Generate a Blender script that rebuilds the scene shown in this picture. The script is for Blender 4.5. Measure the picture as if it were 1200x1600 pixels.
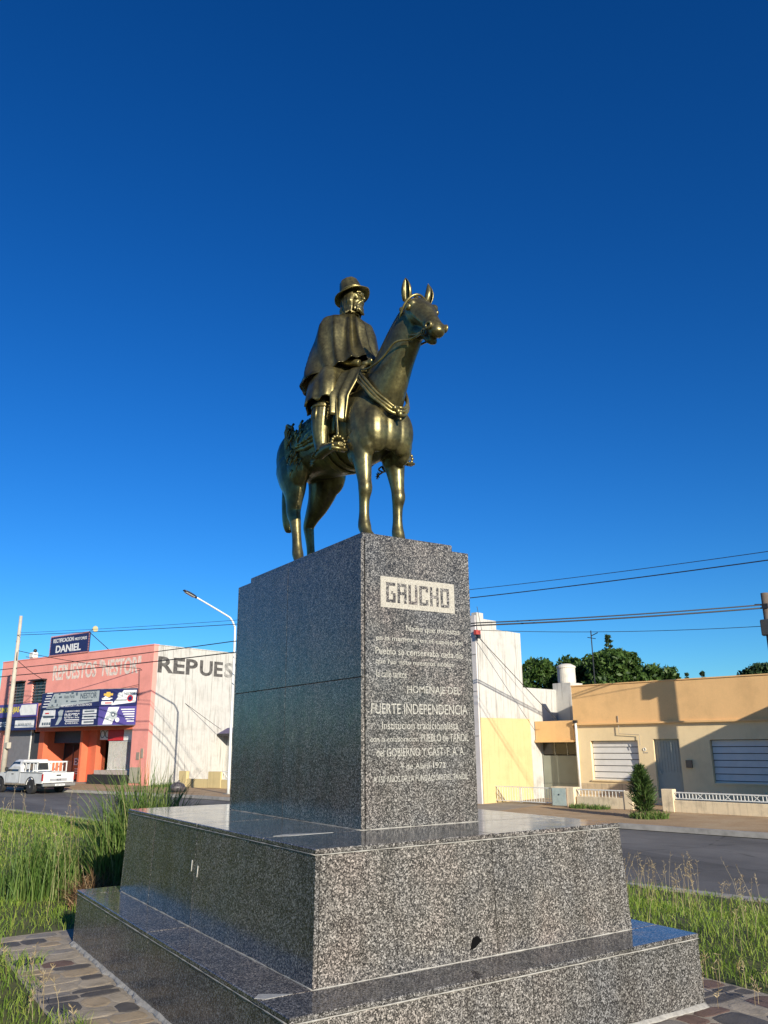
import bpy, bmesh, math, random
import numpy as np
from mathutils import Vector, Matrix, noise
random.seed(7); RNG = np.random.default_rng(7)
R = math.radians
for o in list(bpy.data.objects): bpy.data.objects.remove(o)
SC = bpy.context.scene
COL = SC.collection

# ------------------------------------------------------------------ camera
CAM_YAW, CAM_PITCH, CAM_ROLL = 0.5764, 0.2800, -0.0096
cd = bpy.data.cameras.new('camera'); cam = bpy.data.objects.new('camera', cd); COL.objects.link(cam)
fw = Vector((math.sin(CAM_YAW)*math.cos(CAM_PITCH), math.cos(CAM_YAW)*math.cos(CAM_PITCH), math.sin(CAM_PITCH)))
rt = Vector((math.cos(CAM_YAW), -math.sin(CAM_YAW), 0)); up = rt.cross(fw)
rt2 = rt*math.cos(CAM_ROLL)+up*math.sin(CAM_ROLL); up2 = -rt*math.sin(CAM_ROLL)+up*math.cos(CAM_ROLL)
cam.matrix_world = Matrix(((rt2.x, up2.x, -fw.x, -2.9618), (rt2.y, up2.y, -fw.y, -4.8694), (rt2.z, up2.z, -fw.z, 1.6686), (0, 0, 0, 1)))
cd.sensor_fit = 'VERTICAL'; cd.sensor_height = 32.0; cd.lens = 1253.0/1600*32.0
cd.clip_start = 0.05; cd.clip_end = 6000
SC.camera = cam

# ------------------------------------------------------------------ sky and sun
SUN_AZ, SUN_EL = 186.5, 17.5          # azimuth from +Y towards +X
w = bpy.data.worlds.new('World'); SC.world = w; w.use_nodes = True
nt = w.node_tree; nt.nodes.clear()
sky = nt.nodes.new('ShaderNodeTexSky'); sky.sky_type = 'NISHITA'; sky.sun_disc = False
sky.sun_elevation = R(SUN_EL); sky.sun_rotation = R(SUN_AZ)
sky.altitude = 200; sky.air_density = 1.0; sky.dust_density = 0.15; sky.ozone_density = 3.0
hs = nt.nodes.new('ShaderNodeHueSaturation'); hs.inputs['Saturation'].default_value = 1.3; hs.inputs['Value'].default_value = 1.0
bg = nt.nodes.new('ShaderNodeBackground'); bg.inputs['Strength'].default_value = 0.070
wo = nt.nodes.new('ShaderNodeOutputWorld')
nt.links.new(sky.outputs[0], hs.inputs['Color']); tint = nt.nodes.new('ShaderNodeMix'); tint.data_type = 'RGBA'; tint.blend_type = 'MULTIPLY'; tint.inputs[0].default_value = 1.0; tint.inputs[7].default_value = (.46, .82, 1.10, 1)
nt.links.new(hs.outputs[0], tint.inputs[6]); gam = nt.nodes.new('ShaderNodeGamma'); gam.inputs[1].default_value = 1.13; nt.links.new(tint.outputs[2], gam.inputs[0]); nt.links.new(gam.outputs[0], bg.inputs['Color']); nt.links.new(bg.outputs[0], wo.inputs['Surface'])
sd = bpy.data.lights.new('sun', 'SUN'); sd.energy = 5.0; sd.angle = R(0.53); sd.color = (1.0, 0.91, 0.76)
sun = bpy.data.objects.new('sun', sd); COL.objects.link(sun)
sdir = Vector((math.sin(R(SUN_AZ))*math.cos(R(SUN_EL)), math.cos(R(SUN_AZ))*math.cos(R(SUN_EL)), math.sin(R(SUN_EL))))
sun.rotation_euler = sdir.to_track_quat('Z', 'Y').to_euler(); sun.location = (0, -30, 30)
SC.view_settings.view_transform = 'Standard'; SC.view_settings.look = 'None'
SC.view_settings.exposure = 0.50; SC.view_settings.gamma = 1.0
SC.render.resolution_x = 768; SC.render.resolution_y = 1024
try: SC.cycles.max_bounces = 6
except Exception: pass

# ------------------------------------------------------------------ frames of the street
def azvec(az): return Vector((math.sin(R(az)), math.cos(R(az)), 0))
U = azvec(-13); V = Vector((U.y, -U.x, 0)); ROT = R(13)      # street direction, across the street
def W(s, t, z=0.0): return U*s+V*t+Vector((0, 0, z))
ROAD_Z, WALK_Z = -0.60, -0.47

# ------------------------------------------------------------------ materials
def newmat(name):
    m = bpy.data.materials.new(name); m.use_nodes = True
    n = m.node_tree.nodes; b = n['Principled BSDF']
    return m, m.node_tree, b
def N(nt, kind, **kw):
    n = nt.nodes.new('ShaderNode'+kind)
    for k, v in kw.items():
        if hasattr(n, k): setattr(n, k, v)
        else: n.inputs[k.replace('_', ' ')].default_value = v
    return n
def ramp(nt, fac, stops, interp='LINEAR'):
    r = nt.nodes.new('ShaderNodeValToRGB'); r.color_ramp.interpolation = interp
    e = r.color_ramp.elements
    while len(e) > 1: e.remove(e[-1])
    e[0].position = stops[0][0]; e[0].color = tuple(stops[0][1])+(1,)
    for p, c in stops[1:]:
        x = e.new(p); x.color = tuple(c)+(1,)
    nt.links.new(fac, r.inputs[0]); return r
def mix(nt, fac, a, b, mode='MIX'):
    m = nt.nodes.new('ShaderNodeMix'); m.data_type = 'RGBA'; m.blend_type = mode
    for sock, val in ((m.inputs[0], fac), (m.inputs[6], a), (m.inputs[7], b)):
        if hasattr(val, 'is_linked'): nt.links.new(val, sock)
        elif isinstance(val, (int, float)): sock.default_value = val
        else: sock.default_value = tuple(val)+(1,)
    return m.outputs[2]
def math_(nt, op, a, b=0.0):
    m = nt.nodes.new('ShaderNodeMath'); m.operation = op
    for i, val in enumerate((a, b)):
        if hasattr(val, 'is_linked'): nt.links.new(val, m.inputs[i])
        else: m.inputs[i].default_value = val
    return m.outputs[0]
def coords(nt, kind='Object', scale=None):
    c = nt.nodes.new('ShaderNodeTexCoord'); out = c.outputs[kind]
    if scale:
        mp = nt.nodes.new('ShaderNodeMapping'); mp.inputs['Scale'].default_value = scale
        nt.links.new(out, mp.inputs['Vector']); out = mp.outputs[0]
    return out
def tex(nt, vec, kind, **kw):
    n = N(nt, kind, **kw); nt.links.new(vec, n.inputs['Vector']); return n
def bump(nt, b, height, strength=0.3, dist=0.01):
    bp = nt.nodes.new('ShaderNodeBump'); bp.inputs['Strength'].default_value = strength; bp.inputs['Distance'].default_value = dist
    nt.links.new(height, bp.inputs['Height']); nt.links.new(bp.outputs[0], b.inputs['Normal']); return bp
MATS = {}
def plain(name, col, rough=0.6, metal=0.0, var=0.12, scale=6.0, spec=0.5, bmp=0.0):
    """one colour with a little wear: large soft blotches and a fine grain"""
    if name in MATS: return MATS[name]
    m, nt, b = newmat(name); v = coords(nt)
    n1 = tex(nt, v, 'TexNoise', Scale=scale, Detail=6.0, Roughness=0.65)
    lo = tuple(max(0, c*(1-var*1.6)) for c in col); hi = tuple(min(1, c*(1+var)) for c in col)
    r = ramp(nt, n1.outputs[0], [(0.25, lo), (0.5, col), (0.75, hi)])
    nt.links.new(r.outputs[0], b.inputs['Base Color'])
    b.inputs['Roughness'].default_value = rough; b.inputs['Metallic'].default_value = metal
    b.inputs['Specular IOR Level'].default_value = spec
    if bmp: bump(nt, b, tex(nt, v, 'TexNoise', Scale=scale*12, Detail=4.0).outputs[0], bmp, 0.006)
    MATS[name] = m; return m

def m_granite(name='speckled_granite', r0=.14, r1=.28, ior=1.38):
    m, nt, b = newmat(name); v = coords(nt, 'Object')
    # every slab keeps its own offset of the grain through its random value
    oi = nt.nodes.new('ShaderNodeObjectInfo'); add = nt.nodes.new('ShaderNodeVectorMath'); add.operation = 'MULTIPLY_ADD'
    cmb = nt.nodes.new('ShaderNodeCombineXYZ')
    for i in range(3): nt.links.new(oi.outputs['Random'], cmb.inputs[i])
    nt.links.new(cmb.outputs[0], add.inputs[0]); add.inputs[1].default_value = (37, 19, 53); nt.links.new(v, add.inputs[2]); v = add.outputs[0]
    d = tex(nt, v, 'TexNoise', Scale=60.0, Detail=2.0)
    dv = nt.nodes.new('ShaderNodeVectorMath'); dv.operation = 'MULTIPLY_ADD'; dv.inputs[1].default_value = (0.009, 0.009, 0.009)
    nt.links.new(d.outputs['Color'], dv.inputs[0]); nt.links.new(v, dv.inputs[2]); vv = dv.outputs[0]
    v1 = tex(nt, vv, 'TexVoronoi', Scale=135.0); v2 = tex(nt, vv, 'TexVoronoi', Scale=235.0)
    s1 = nt.nodes.new('ShaderNodeSeparateColor'); nt.links.new(v1.outputs['Color'], s1.inputs[0])
    s2 = nt.nodes.new('ShaderNodeSeparateColor'); nt.links.new(v2.outputs['Color'], s2.inputs[0])
    base = ramp(nt, s1.outputs[0], [(0.0, (.018, .018, .018)), (0.30, (.035, .034, .033)), (0.50, (.11, .107, .10)), (0.70, (.23, .222, .208)), (0.86, (.44, .425, .40))], 'CONSTANT')
    fine = ramp(nt, s2.outputs[1], [(0.0, (.022, .022, .022)), (0.44, (.08, .077, .074)), (0.72, (.22, .205, .19)), (0.90, (.50, .48, .45))], 'CONSTANT')
    c = mix(nt, 0.45, base.outputs[0], fine.outputs[0])
    big = tex(nt, v, 'TexNoise', Scale=2.2, Detail=4.0)
    tint = ramp(nt, big.outputs[0], [(0.3, (.86, .88, .92)), (0.5, (1, .98, .96)), (0.72, (1.12, 1.02, .98))])
    c = mix(nt, 1.0, c, tint.outputs[0], 'MULTIPLY')
    tone = ramp(nt, oi.outputs['Random'], [(0.0, (.86, .87, .88)), (0.5, (1.0, 1.0, 1.0)), (1.0, (1.13, 1.10, 1.07))]); c = mix(nt, 1.0, c, tone.outputs[0], 'MULTIPLY')
    sn = tex(nt, coords(nt, 'Object', (4.5, 4.5, .45)), 'TexNoise', Scale=1.3, Detail=6.0, Roughness=.65)
    sm = ramp(nt, sn.outputs[0], [(0.38, (.74, .73, .71)), (0.52, (1, 1, 1)), (0.7, (1.06, 1.05, 1.03))]); c = mix(nt, .75, c, sm.outputs[0], 'MULTIPLY')
    nt.links.new(c, b.inputs['Base Color'])
    rn = tex(nt, v, 'TexNoise', Scale=9.0, Detail=5.0)
    rr = ramp(nt, rn.outputs[0], [(0.3, (r0,)*3), (0.7, (r1,)*3)])
    nt.links.new(rr.outputs[0], b.inputs['Roughness'])
    b.inputs['IOR'].default_value = ior
    return m
GRANITE = m_granite(); GRANITE_TOP = m_granite('polished_granite_top', .06, .15, 1.42)
MORTAR = plain('pale_mortar', (.36, .345, .31), .9, var=.25, scale=30, bmp=.4)
CONCRETE_CORE = plain('concrete_core', (.26, .25, .23), .95, scale=20)

def m_bronze():
    m, nt, b = newmat('patinated_bronze'); v = coords(nt)
    n1 = tex(nt, v, 'TexNoise', Scale=5.0, Detail=8.0, Roughness=0.7)
    n2 = tex(nt, v, 'TexNoise', Scale=34.0, Detail=6.0, Roughness=0.65)
    c = ramp(nt, n1.outputs[0], [(0.28, (.060, .056, .033)), (0.5, (.150, .131, .063)), (0.75, (.29, .262, .118))])
    f = ramp(nt, n2.outputs[0], [(0.35, (.78, .78, .80)), (0.65, (1.08, 1.08, 1.05))])
    col = mix(nt, 1.0, c.outputs[0], f.outputs[0], 'MULTIPLY')
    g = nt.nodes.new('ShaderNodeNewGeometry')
    pt = ramp(nt, g.outputs['Pointiness'], [(0.45, (.30,)*3), (0.495, (1,)*3), (0.55, (1.9, 1.8, 1.55))])  # ridges brightened as wear; creases darkened in the colour to deepen shade
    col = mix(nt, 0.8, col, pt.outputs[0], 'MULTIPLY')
    nt.links.new(col, b.inputs['Base Color'])
    b.inputs['Metallic'].default_value = 0.80
    rr = ramp(nt, n2.outputs[0], [(0.3, (.33,)*3), (0.7, (.43,)*3)]); nt.links.new(rr.outputs[0], b.inputs['Roughness'])
    bump(nt, b, n2.outputs[0], 0.08, 0.01)
    return m
BRONZE = m_bronze()

# ------------------------------------------------------------------ mesh builder
class MB:
    def __init__(s): s.v = []; s.f = []
    def add(s, verts, faces):
        o = len(s.v); s.v += [tuple(p) for p in verts]; s.f += [tuple(i+o for i in f) for f in faces]; return s
    def box(s, x0, x1, y0, y1, z0, z1, bev=0.0):
        if x0 > x1: x0, x1 = x1, x0
        if y0 > y1: y0, y1 = y1, y0
        if z0 > z1: z0, z1 = z1, z0
        if bev <= 0:
            return s.add([(x0,y0,z0),(x1,y0,z0),(x1,y1,z0),(x0,y1,z0),(x0,y0,z1),(x1,y0,z1),(x1,y1,z1),(x0,y1,z1)],
                         [(3,2,1,0),(4,5,6,7),(0,1,5,4),(1,2,6,5),(2,3,7,6),(3,0,4,7)])
        b = min(bev, (x1-x0)*.45, (y1-y0)*.45, (z1-z0)*.45)
        bm = bmesh.new(); bmesh.ops.create_cube(bm, size=1)
        for q in bm.verts:
            q.co = Vector(((x0+x1)/2+q.co.x*(x1-x0), (y0+y1)/2+q.co.y*(y1-y0), (z0+z1)/2+q.co.z*(z1-z0)))
        bmesh.ops.bevel(bm, geom=bm.edges[:], offset=b, segments=1, affect='EDGES', profile=.5)
        return s.bm(bm)
    def bm(s, bm):
        bm.verts.index_update()
        s.add([q.co.copy() for q in bm.verts], [[q.index for q in f.verts] for f in bm.faces]); bm.free(); return s
    def quad(s, a, b, c, d): return s.add([a, b, c, d], [(0, 1, 2, 3)])
    def prism(s, poly, d):
        """poly: list of 3-D points (planar), extruded by vector d"""
        n = len(poly); d = Vector(d); p = [Vector(q) for q in poly]
        return s.add(p+[q+d for q in p], [tuple(range(n))[::-1], tuple(range(n, 2*n))]+[(i, (i+1) % n, n+(i+1) % n, n+i) for i in range(n)])
    def rings(s, rings, cap=True, closed=True):
        n = len(rings[0]); vs = [q for r in rings for q in r]; fs = []
        for k in range(len(rings)-1):
            for i in range(n if closed else n-1):
                j = (i+1) % n; fs.append((k*n+i, k*n+j, (k+1)*n+j, (k+1)*n+i))
        if cap and closed: fs += [tuple(range(n))[::-1], tuple((len(rings)-1)*n+i for i in range(n))]
        return s.add(vs, fs)
    def tube(s, pts, r, n=8, cap=True, lat=None, sub=0):
        """tube along pts; r: number, list of numbers or list of (ra, rb)"""
        pts = [Vector(p) for p in pts]
        rr = [r]*len(pts) if not isinstance(r, (list, tuple)) else list(r)
        rr = [(q, q) if not isinstance(q, (list, tuple)) else q for q in rr]
        if sub: pts, rr = smooth_path(pts, rr, sub)
        out = []; prev = None
        for i, p in enumerate(pts):
            t = (pts[min(i+1, len(pts)-1)]-pts[max(i-1, 0)])
            t = t.normalized() if t.length > 1e-9 else Vector((0, 0, 1))
            if lat is not None: a = Vector(lat)
            elif prev is not None: a = prev
            else: a = Vector((1, 0, 0)) if abs(t.x) < .9 else Vector((0, 1, 0))
            a = (a-t*a.dot(t)).normalized(); bb = t.cross(a); prev = a
            out.append([p+a*(math.cos(2*math.pi*k/n)*rr[i][0])+bb*(math.sin(2*math.pi*k/n)*rr[i][1]) for k in range(n)])
        return s.rings(out, cap)
    def ell(s, c, rad, n=14, m=10, rot=None):
        c = Vector(c); rings = []
        for i in range(m+1):
            th = math.pi*(i/m)*.998+.003; ring = []
            for k in range(n):
                ph = 2*math.pi*k/n
                q = Vector((math.sin(th)*math.cos(ph)*rad[0], math.sin(th)*math.sin(ph)*rad[1], -math.cos(th)*rad[2]))
                if rot is not None: q = rot @ q
                ring.append(c+q)
            rings.append(ring)
        return s.rings(rings)
    def torus(s, c, axis_a, axis_b, R0, r, n=20, m=8):
        c = Vector(c); a = Vector(axis_a).normalized(); b = Vector(axis_b).normalized(); nn = a.cross(b)
        rings = []
        for i in range(n+1):
            t = 2*math.pi*i/n; d = a*math.cos(t)+b*math.sin(t)
            rings.append([c+d*R0+d*(r*math.cos(2*math.pi*k/m))+nn*(r*math.sin(2*math.pi*k/m)) for k in range(m)])
        return s.rings(rings, cap=False)
    def cyl(s, c, r, h, n=16, r2=None):
        c = Vector(c); r2 = r if r2 is None else r2
        return s.rings([[c+Vector((math.cos(2*math.pi*k/n)*q, math.sin(2*math.pi*k/n)*q, z)) for k in range(n)] for q, z in ((r, 0), (r2, h))])
    def mesh(s, name):
        me = bpy.data.meshes.new(name); me.from_pydata(s.v, [], s.f); me.update(); return me
    def build(s, name, mat, parent=None, smooth=False, loc=None, label=None, fix=True):
        me = s.mesh(name)
        if fix:
            bm = bmesh.new(); bm.from_mesh(me); bmesh.ops.recalc_face_normals(bm, faces=bm.faces[:]); bm.to_mesh(me); bm.free()
        if mat: me.materials.append(mat)
        if smooth: me.polygons.foreach_set('use_smooth', [True]*len(me.polygons))
        o = bpy.data.objects.new(name, me); COL.objects.link(o)
        if parent: o.parent = parent
        if loc is not None: o.location = loc
        if label: o['label'] = label
        return o
def smooth_path(pts, rr, sub):
    P, Q = [], []; n = len(pts)
    def cr(a, b, c, d, t): return .5*((2*b)+(c-a)*t+(2*a-5*b+4*c-d)*t*t+(3*b-a-3*c+d)*t**3)
    for i in range(n-1):
        a, b, c, d = max(i-1, 0), i, i+1, min(i+2, n-1)
        for k in range(sub):
            t = k/sub; P.append(cr(pts[a], pts[b], pts[c], pts[d], t))
            Q.append(tuple(max(1e-4, cr(rr[a][j], rr[b][j], rr[c][j], rr[d][j], t)) for j in (0, 1)))
    P.append(pts[-1]); Q.append(rr[-1]); return P, Q
def remesh(mb, voxel, iters=4, factor=.5):
    """fuse overlapping closed pieces into one continuous skin"""
    me = mb.mesh('tmp'); o = bpy.data.objects.new('tmp', me); COL.objects.link(o)
    bm = bmesh.new(); bm.from_mesh(me); bmesh.ops.recalc_face_normals(bm, faces=bm.faces[:]); bm.to_mesh(me); bm.free()
    r = o.modifiers.new('r', 'REMESH'); r.mode = 'VOXEL'; r.voxel_size = voxel
    if iters:
        q = o.modifiers.new('s', 'SMOOTH'); q.factor = factor; q.iterations = iters
    dg = bpy.context.evaluated_depsgraph_get()
    out = bpy.data.meshes.new_from_object(o.evaluated_get(dg)); bpy.data.objects.remove(o)
    out.polygons.foreach_set('use_smooth', [True]*len(out.polygons)); return out
def link(name, me, mat, parent=None):
    me.materials.clear(); me.materials.append(mat); me.name = name
    o = bpy.data.objects.new(name, me); COL.objects.link(o)
    if parent: o.parent = parent
    return o
def thing(name, label, cat, loc=(0, 0, 0), rz=0.0, group=None):
    o = bpy.data.objects.new(name, None); o.empty_display_size = .2; COL.objects.link(o); o.location = loc; o.rotation_euler = (0, 0, rz)
    return tag(o, label, cat, group)
def tag(o, label, cat, group=None):
    o['label'] = label; o['category'] = cat
    if group: o['group'] = group
    return o
def struct(o): o['kind'] = 'structure'; return o
def copy_tree(o, parent=None):
    c = o.copy(); COL.objects.link(c); c.parent = parent
    for ch in list(o.children): copy_tree(ch, c)
    return c
def text_mesh(body, width=None, height=1.0, bold=0.0, depth=.004, spacing=1.0):
    """flat lettering as a mesh in x (reading direction) and z, lower left corner at the origin, cap height = height"""
    cu = bpy.data.curves.new('t', 'FONT'); cu.body = body; cu.size = 1.0; cu.offset = bold; cu.extrude = .5; cu.space_character = spacing; cu.resolution_u = 3
    o = bpy.data.objects.new('t', cu); COL.objects.link(o)
    me = bpy.data.meshes.new_from_object(o.evaluated_get(bpy.context.evaluated_depsgraph_get()))
    bpy.data.objects.remove(o); bpy.data.curves.remove(cu)
    n = len(me.vertices); a = np.empty(n*3); me.vertices.foreach_get('co', a); a = a.reshape(-1, 3)
    mn, mx = a.min(0), a.max(0); sx = (width/(mx[0]-mn[0])) if width else height/(mx[1]-mn[1]); sy = height/(mx[1]-mn[1])
    out = np.stack([(a[:, 0]-mn[0])*sx, -a[:, 2]*depth, (a[:, 1]-mn[1])*sy], -1)
    me.vertices.foreach_set('co', out.ravel()); me.update(); me.materials.clear(); return me
def put_text(body, mat, parent, origin, xdir, width, height, bold=0.0, depth=.004, name='lettering', zdir=(0, 0, 1), spacing=1.0, split=False):
    """lettering stands on a surface: origin = lower left, xdir = reading direction, faces xdir x zdir"""
    me = text_mesh(body, width, height, bold, depth, spacing)
    x = Vector(xdir).normalized(); z = Vector(zdir).normalized(); y = z.cross(x)
    M = Matrix(((x.x, y.x, z.x, origin[0]), (x.y, y.y, z.y, origin[1]), (x.z, y.z, z.z, origin[2]), (0, 0, 0, 1)))
    me.transform(M); me.materials.append(mat)
    if split:
        bm = bmesh.new(); bm.from_mesh(me); seen = set(); out = None
        for f0 in bm.faces:
            if f0.index in seen: continue
            st = [f0]; isl = []
            while st:
                f = st.pop()
                if f.index in seen: continue
                seen.add(f.index); isl.append(f); st += [g for e in f.edges for g in e.link_faces if g.index not in seen]
            ids = {}; mb = MB()
            for f in isl:
                for q in f.verts: ids.setdefault(q.index, len(ids))
            vs = [None]*len(ids)
            for f in isl:
                for q in f.verts: vs[ids[q.index]] = q.co.copy()
            mb.add(vs, [[ids[q.index] for q in f.verts] for f in isl]); out = mb.build('letter', mat, parent)
        bm.free(); return out
    o = bpy.data.objects.new(name, me); COL.objects.link(o); o.parent = parent; o['kind'] = 'stuff'; return o
# ------------------------------------------------------------------ the monument: granite slabs on a core
WID, DEP = 1.0, 2.262
Z1, Z2, Z3 = 0.429, 1.110, 3.110
T2 = (-.706, WID+.714, -.683, DEP+.636); T1 = (T2[0]-.318, T2[1]+.274, T2[2]-.351, T2[3]+.296)
mon = thing('monument_pedestal', 'tall speckled granite pedestal on two stepped tiers with carved inscription', 'pedestal', (0, 0, 0))
def slab(b, name='granite_slab', bev=.004, mat=None):
    return MB().box(*b, bev=bev).build(name, mat or GRANITE, mon)
def cuts(a, b, at):
    e = [a]+at+[b]; g = .0016
    return [(e[i]+(g if i else 0), e[i+1]-(g if i < len(e)-2 else 0)) for i in range(len(e)-1)]
def slanted(x0, x1, y0, y1, z0, z1, bat):
    """box whose sides lean inwards by bat towards the top"""
    b = bat
    return MB().add([(x0-b,y0-b,z0),(x1+b,y0-b,z0),(x1+b,y1+b,z0),(x0-b,y1+b,z0),(x0,y0,z1),(x1,y0,z1),(x1,y1,z1),(x0,y1,z1)],
        [(3,2,1,0),(4,5,6,7),(0,1,5,4),(1,2,6,5),(2,3,7,6),(3,0,4,7)])
def lean(o, z0, z1, yc, xc, bat):
    """lean a wall slab with its tier's batter"""
    for q in o.data.vertices:
        k = (z1-q.co.z)/(z1-z0)
        sx = -1 if q.co.x < xc else 1; sy = -1 if q.co.y < yc else 1
        q.co.x += sx*bat*k*min(1, abs(q.co.x-xc)/.9); q.co.y += sy*bat*k*min(1, abs(q.co.y-yc)/1.6)
TH = .028
def tier(T, z0, z1, bat, front, left, top):
    x0, x1, y0, y1 = T; zt = z1-TH-.003; xc, yc = (x0+x1)/2, (y0+y1)/2
    obs = []
    for a, b in cuts(x0+TH+.003, x1, front): obs.append(slab((a, b, y0, y0+TH, z0, zt)))          # text side
    for a, b in cuts(x0+.0, x1, [xc]): obs.append(slab((a, b, y1-TH, y1, z0, zt)))              # back
    for a, b in cuts(y0, y1-TH-.003, left): obs.append(slab((x0, x0+TH, a, b, z0, zt)))            # shaded side
    for a, b in cuts(y0+TH+.003, y1-TH-.003, [yc]): obs.append(slab((x1-TH, x1, a, b, z0, zt)))    # far side
    core = MB().box(x0+TH-.001, x1-TH+.001, y0+TH-.001, y1-TH+.001, z0, zt-.001).build('core', MORTAR, mon)
    for o in obs+[core]: lean(o, z0, z1, yc, xc, bat)
    # mortar bed under the top slabs, a hair inside the edge
    MB().box(x0+.003, x1-.003, y0+.003, y1-.003, zt, zt+.003).build('mortar_bed', MORTAR, mon)
    x0 -= .004; x1 += .004; y0 -= .004; y1 += .004
    ix0, ix1, iy0, iy1 = top
    zt += .0032
    for a, b in cuts(x0, x1, [.56]): slab((a, b, y0, iy0-.0016, zt, z1), 'top_slab', .005, GRANITE_TOP)
    for a, b in cuts(x0, x1, [(x0+x1)/2-.1]): slab((a, b, iy1+.0016, y1, zt, z1), 'top_slab', .005, GRANITE_TOP)
    for a, b in cuts(iy0, iy1, [1.15]):
        slab((x0, ix0+.3, a, b, zt, z1), 'top_slab', .005, GRANITE_TOP); slab((ix1-.3, x1, a, b, zt, z1), 'top_slab', .005, GRANITE_TOP)
tier(T1, 0.0, Z1, .005, [.509], [1.125, 2.2], (T2[0]-.02, T2[1]+.02, T2[2]-.022, T2[3]+.022))
tier(T2, Z1+.0005, Z2, .022, [.543], [1.134, 2.1], (0, WID, 0, DEP))
# pedestal shaft
bp = .007
obs = []
xs = [(TH+.004, WID-.002)]
obs.append(slab((TH+.008, WID, 0, TH, Z2+.002, Z3), 'inscription_slab', .003))
obs.append(slab((0, WID, DEP-TH, DEP, Z2+.002, Z3)))
zc = 2.112
for a, b in cuts(Z2+.002, Z3, [zc]):
    for c, d in cuts(0.0, DEP-TH-.003, [1.19]): obs.append(slab((0, TH, c, d, a, b), bev=.003))
    obs.append(slab((WID-TH, WID, TH+.003, DEP-TH-.003, a, b)))
obs.append(MB().box(TH-.001, WID-TH+.001, TH-.001, DEP-TH+.001, Z2+.001, Z3-.01).build('core', MORTAR, mon))
# top: edge slabs and the raised cap that carries the horse
slab((.002, WID-.002, .002, DEP-.002, Z3-.0095, Z3+.0005), 'shaft_top', .002)
CAPH = .058
slab((.030, WID-.135, .030, DEP-.215, Z3+.0008, Z3+CAPH), 'cap_slab', .006)
HZ = Z3+CAPH
# mortar fillets where the walls meet the slabs and along the paving
def fillet(pts, r=.006, name='mortar_fillet', jit=.002):
    P = [];
    for i in range(len(pts)-1):
        a, b = Vector(pts[i]), Vector(pts[i+1]); n = max(2, int((b-a).length/.06))
        for k in range(n): P.append(a.lerp(b, k/n)+Vector((random.uniform(-jit, jit), random.uniform(-jit, jit), 0)))
    P.append(Vector(pts[-1]))
    return MB().tube(P, [r*random.uniform(.35, 1.5) for _ in P], 6).build(name, MORTAR, mon, True)
fillet([(T2[0]-.022, T2[3]+.02, Z1), (T2[0]-.022, T2[2]-.022, Z1), (T2[1]+.022, T2[2]-.022, Z1)], .005)
fillet([(0, DEP, Z2), (0, 0, Z2), (WID, 0, Z2)], .004)
def skirt_mortar(pts):
    """uneven band of mortar smeared where the lowest step meets the paving"""
    rows = []; P = []
    for i in range(len(pts)-1):
        a, b, d = Vector(pts[i][0]), Vector(pts[i+1][0]), Vector(pts[i][1]); n = int((b-a).length/.03)
        for k in range(n+1): P.append((a.lerp(b, k/n), d))
    for q, d in P:
        w_ = .014+.026*(noise.noise(q*4.0)+.2)+.022*noise.noise(q*23.0); w_ = max(.008, w_); h_ = .013+.006*noise.noise(q*7)
        rows.append([q-d*.01+Vector((0, 0, h_+.012)), q+d*.004+Vector((0, 0, h_+.008)), q+d*w_+Vector((0, 0, h_*.55)), q+d*(w_+.012), q-d*.01])
    return MB().rings(rows).build('mortar_band', MORTAR, mon, True)
skirt_mortar([((T1[0]-.005, T1[3], 0), (-1, 0, 0)), ((T1[0]-.005, T1[2], 0), (0, 0, 0))]); skirt_mortar([((T1[0], T1[2]-.005, 0), (0, -1, 0)), ((T1[1], T1[2]-.005, 0), (0, 0, 0))]); skirt_mortar([((T1[1]+.005, T1[2], 0), (1, 0, 0)), ((T1[1]+.005, T1[3], 0), (0, 0, 0))])
# bright worn lips on the top-slab edges
for T, z in ((T1, Z1), (T2, Z2)):
    fillet([(T[0]-.004, T[3], z-TH-.002), (T[0]-.004, T[2]-.004, z-TH-.002), (T[1]+.004, T[2]-.004, z-TH-.002)], .0036, jit=.0010)
# thin pale grey patches beside the front corners of the tiers
PATCH = plain('pale_patch', (.36, .36, .34), .8, var=.2, scale=25, bmp=.3)
for (x, y, z) in ((T2[0]-.03, T2[2]-.024, Z1), (0.0, -.004, Z2)):
    L = .30 if z == Z1 else .62
    MB().prism([(x-L*.34, y+.008, z-.001), (x-L*.86, y+.006, z-.001), (x-L, y+.05, z-.001), (x-L*.84, y+.105, z-.001)], (0, 0, .0022)).build('pale_patch', PATCH, mon)
# black chip on the front of the second tier
MB().prism([(.325, T2[2]-.0215, .484), (.36, T2[2]-.0215, .488), (.415, T2[2]-.0215, .524), (.385, T2[2]-.0215, .552), (.348, T2[2]-.0215, .545)], (0, -.003, 0)).build('chipped_spot', plain('chip_black', (.003, .003, .003), .9, spec=.1), mon)
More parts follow.
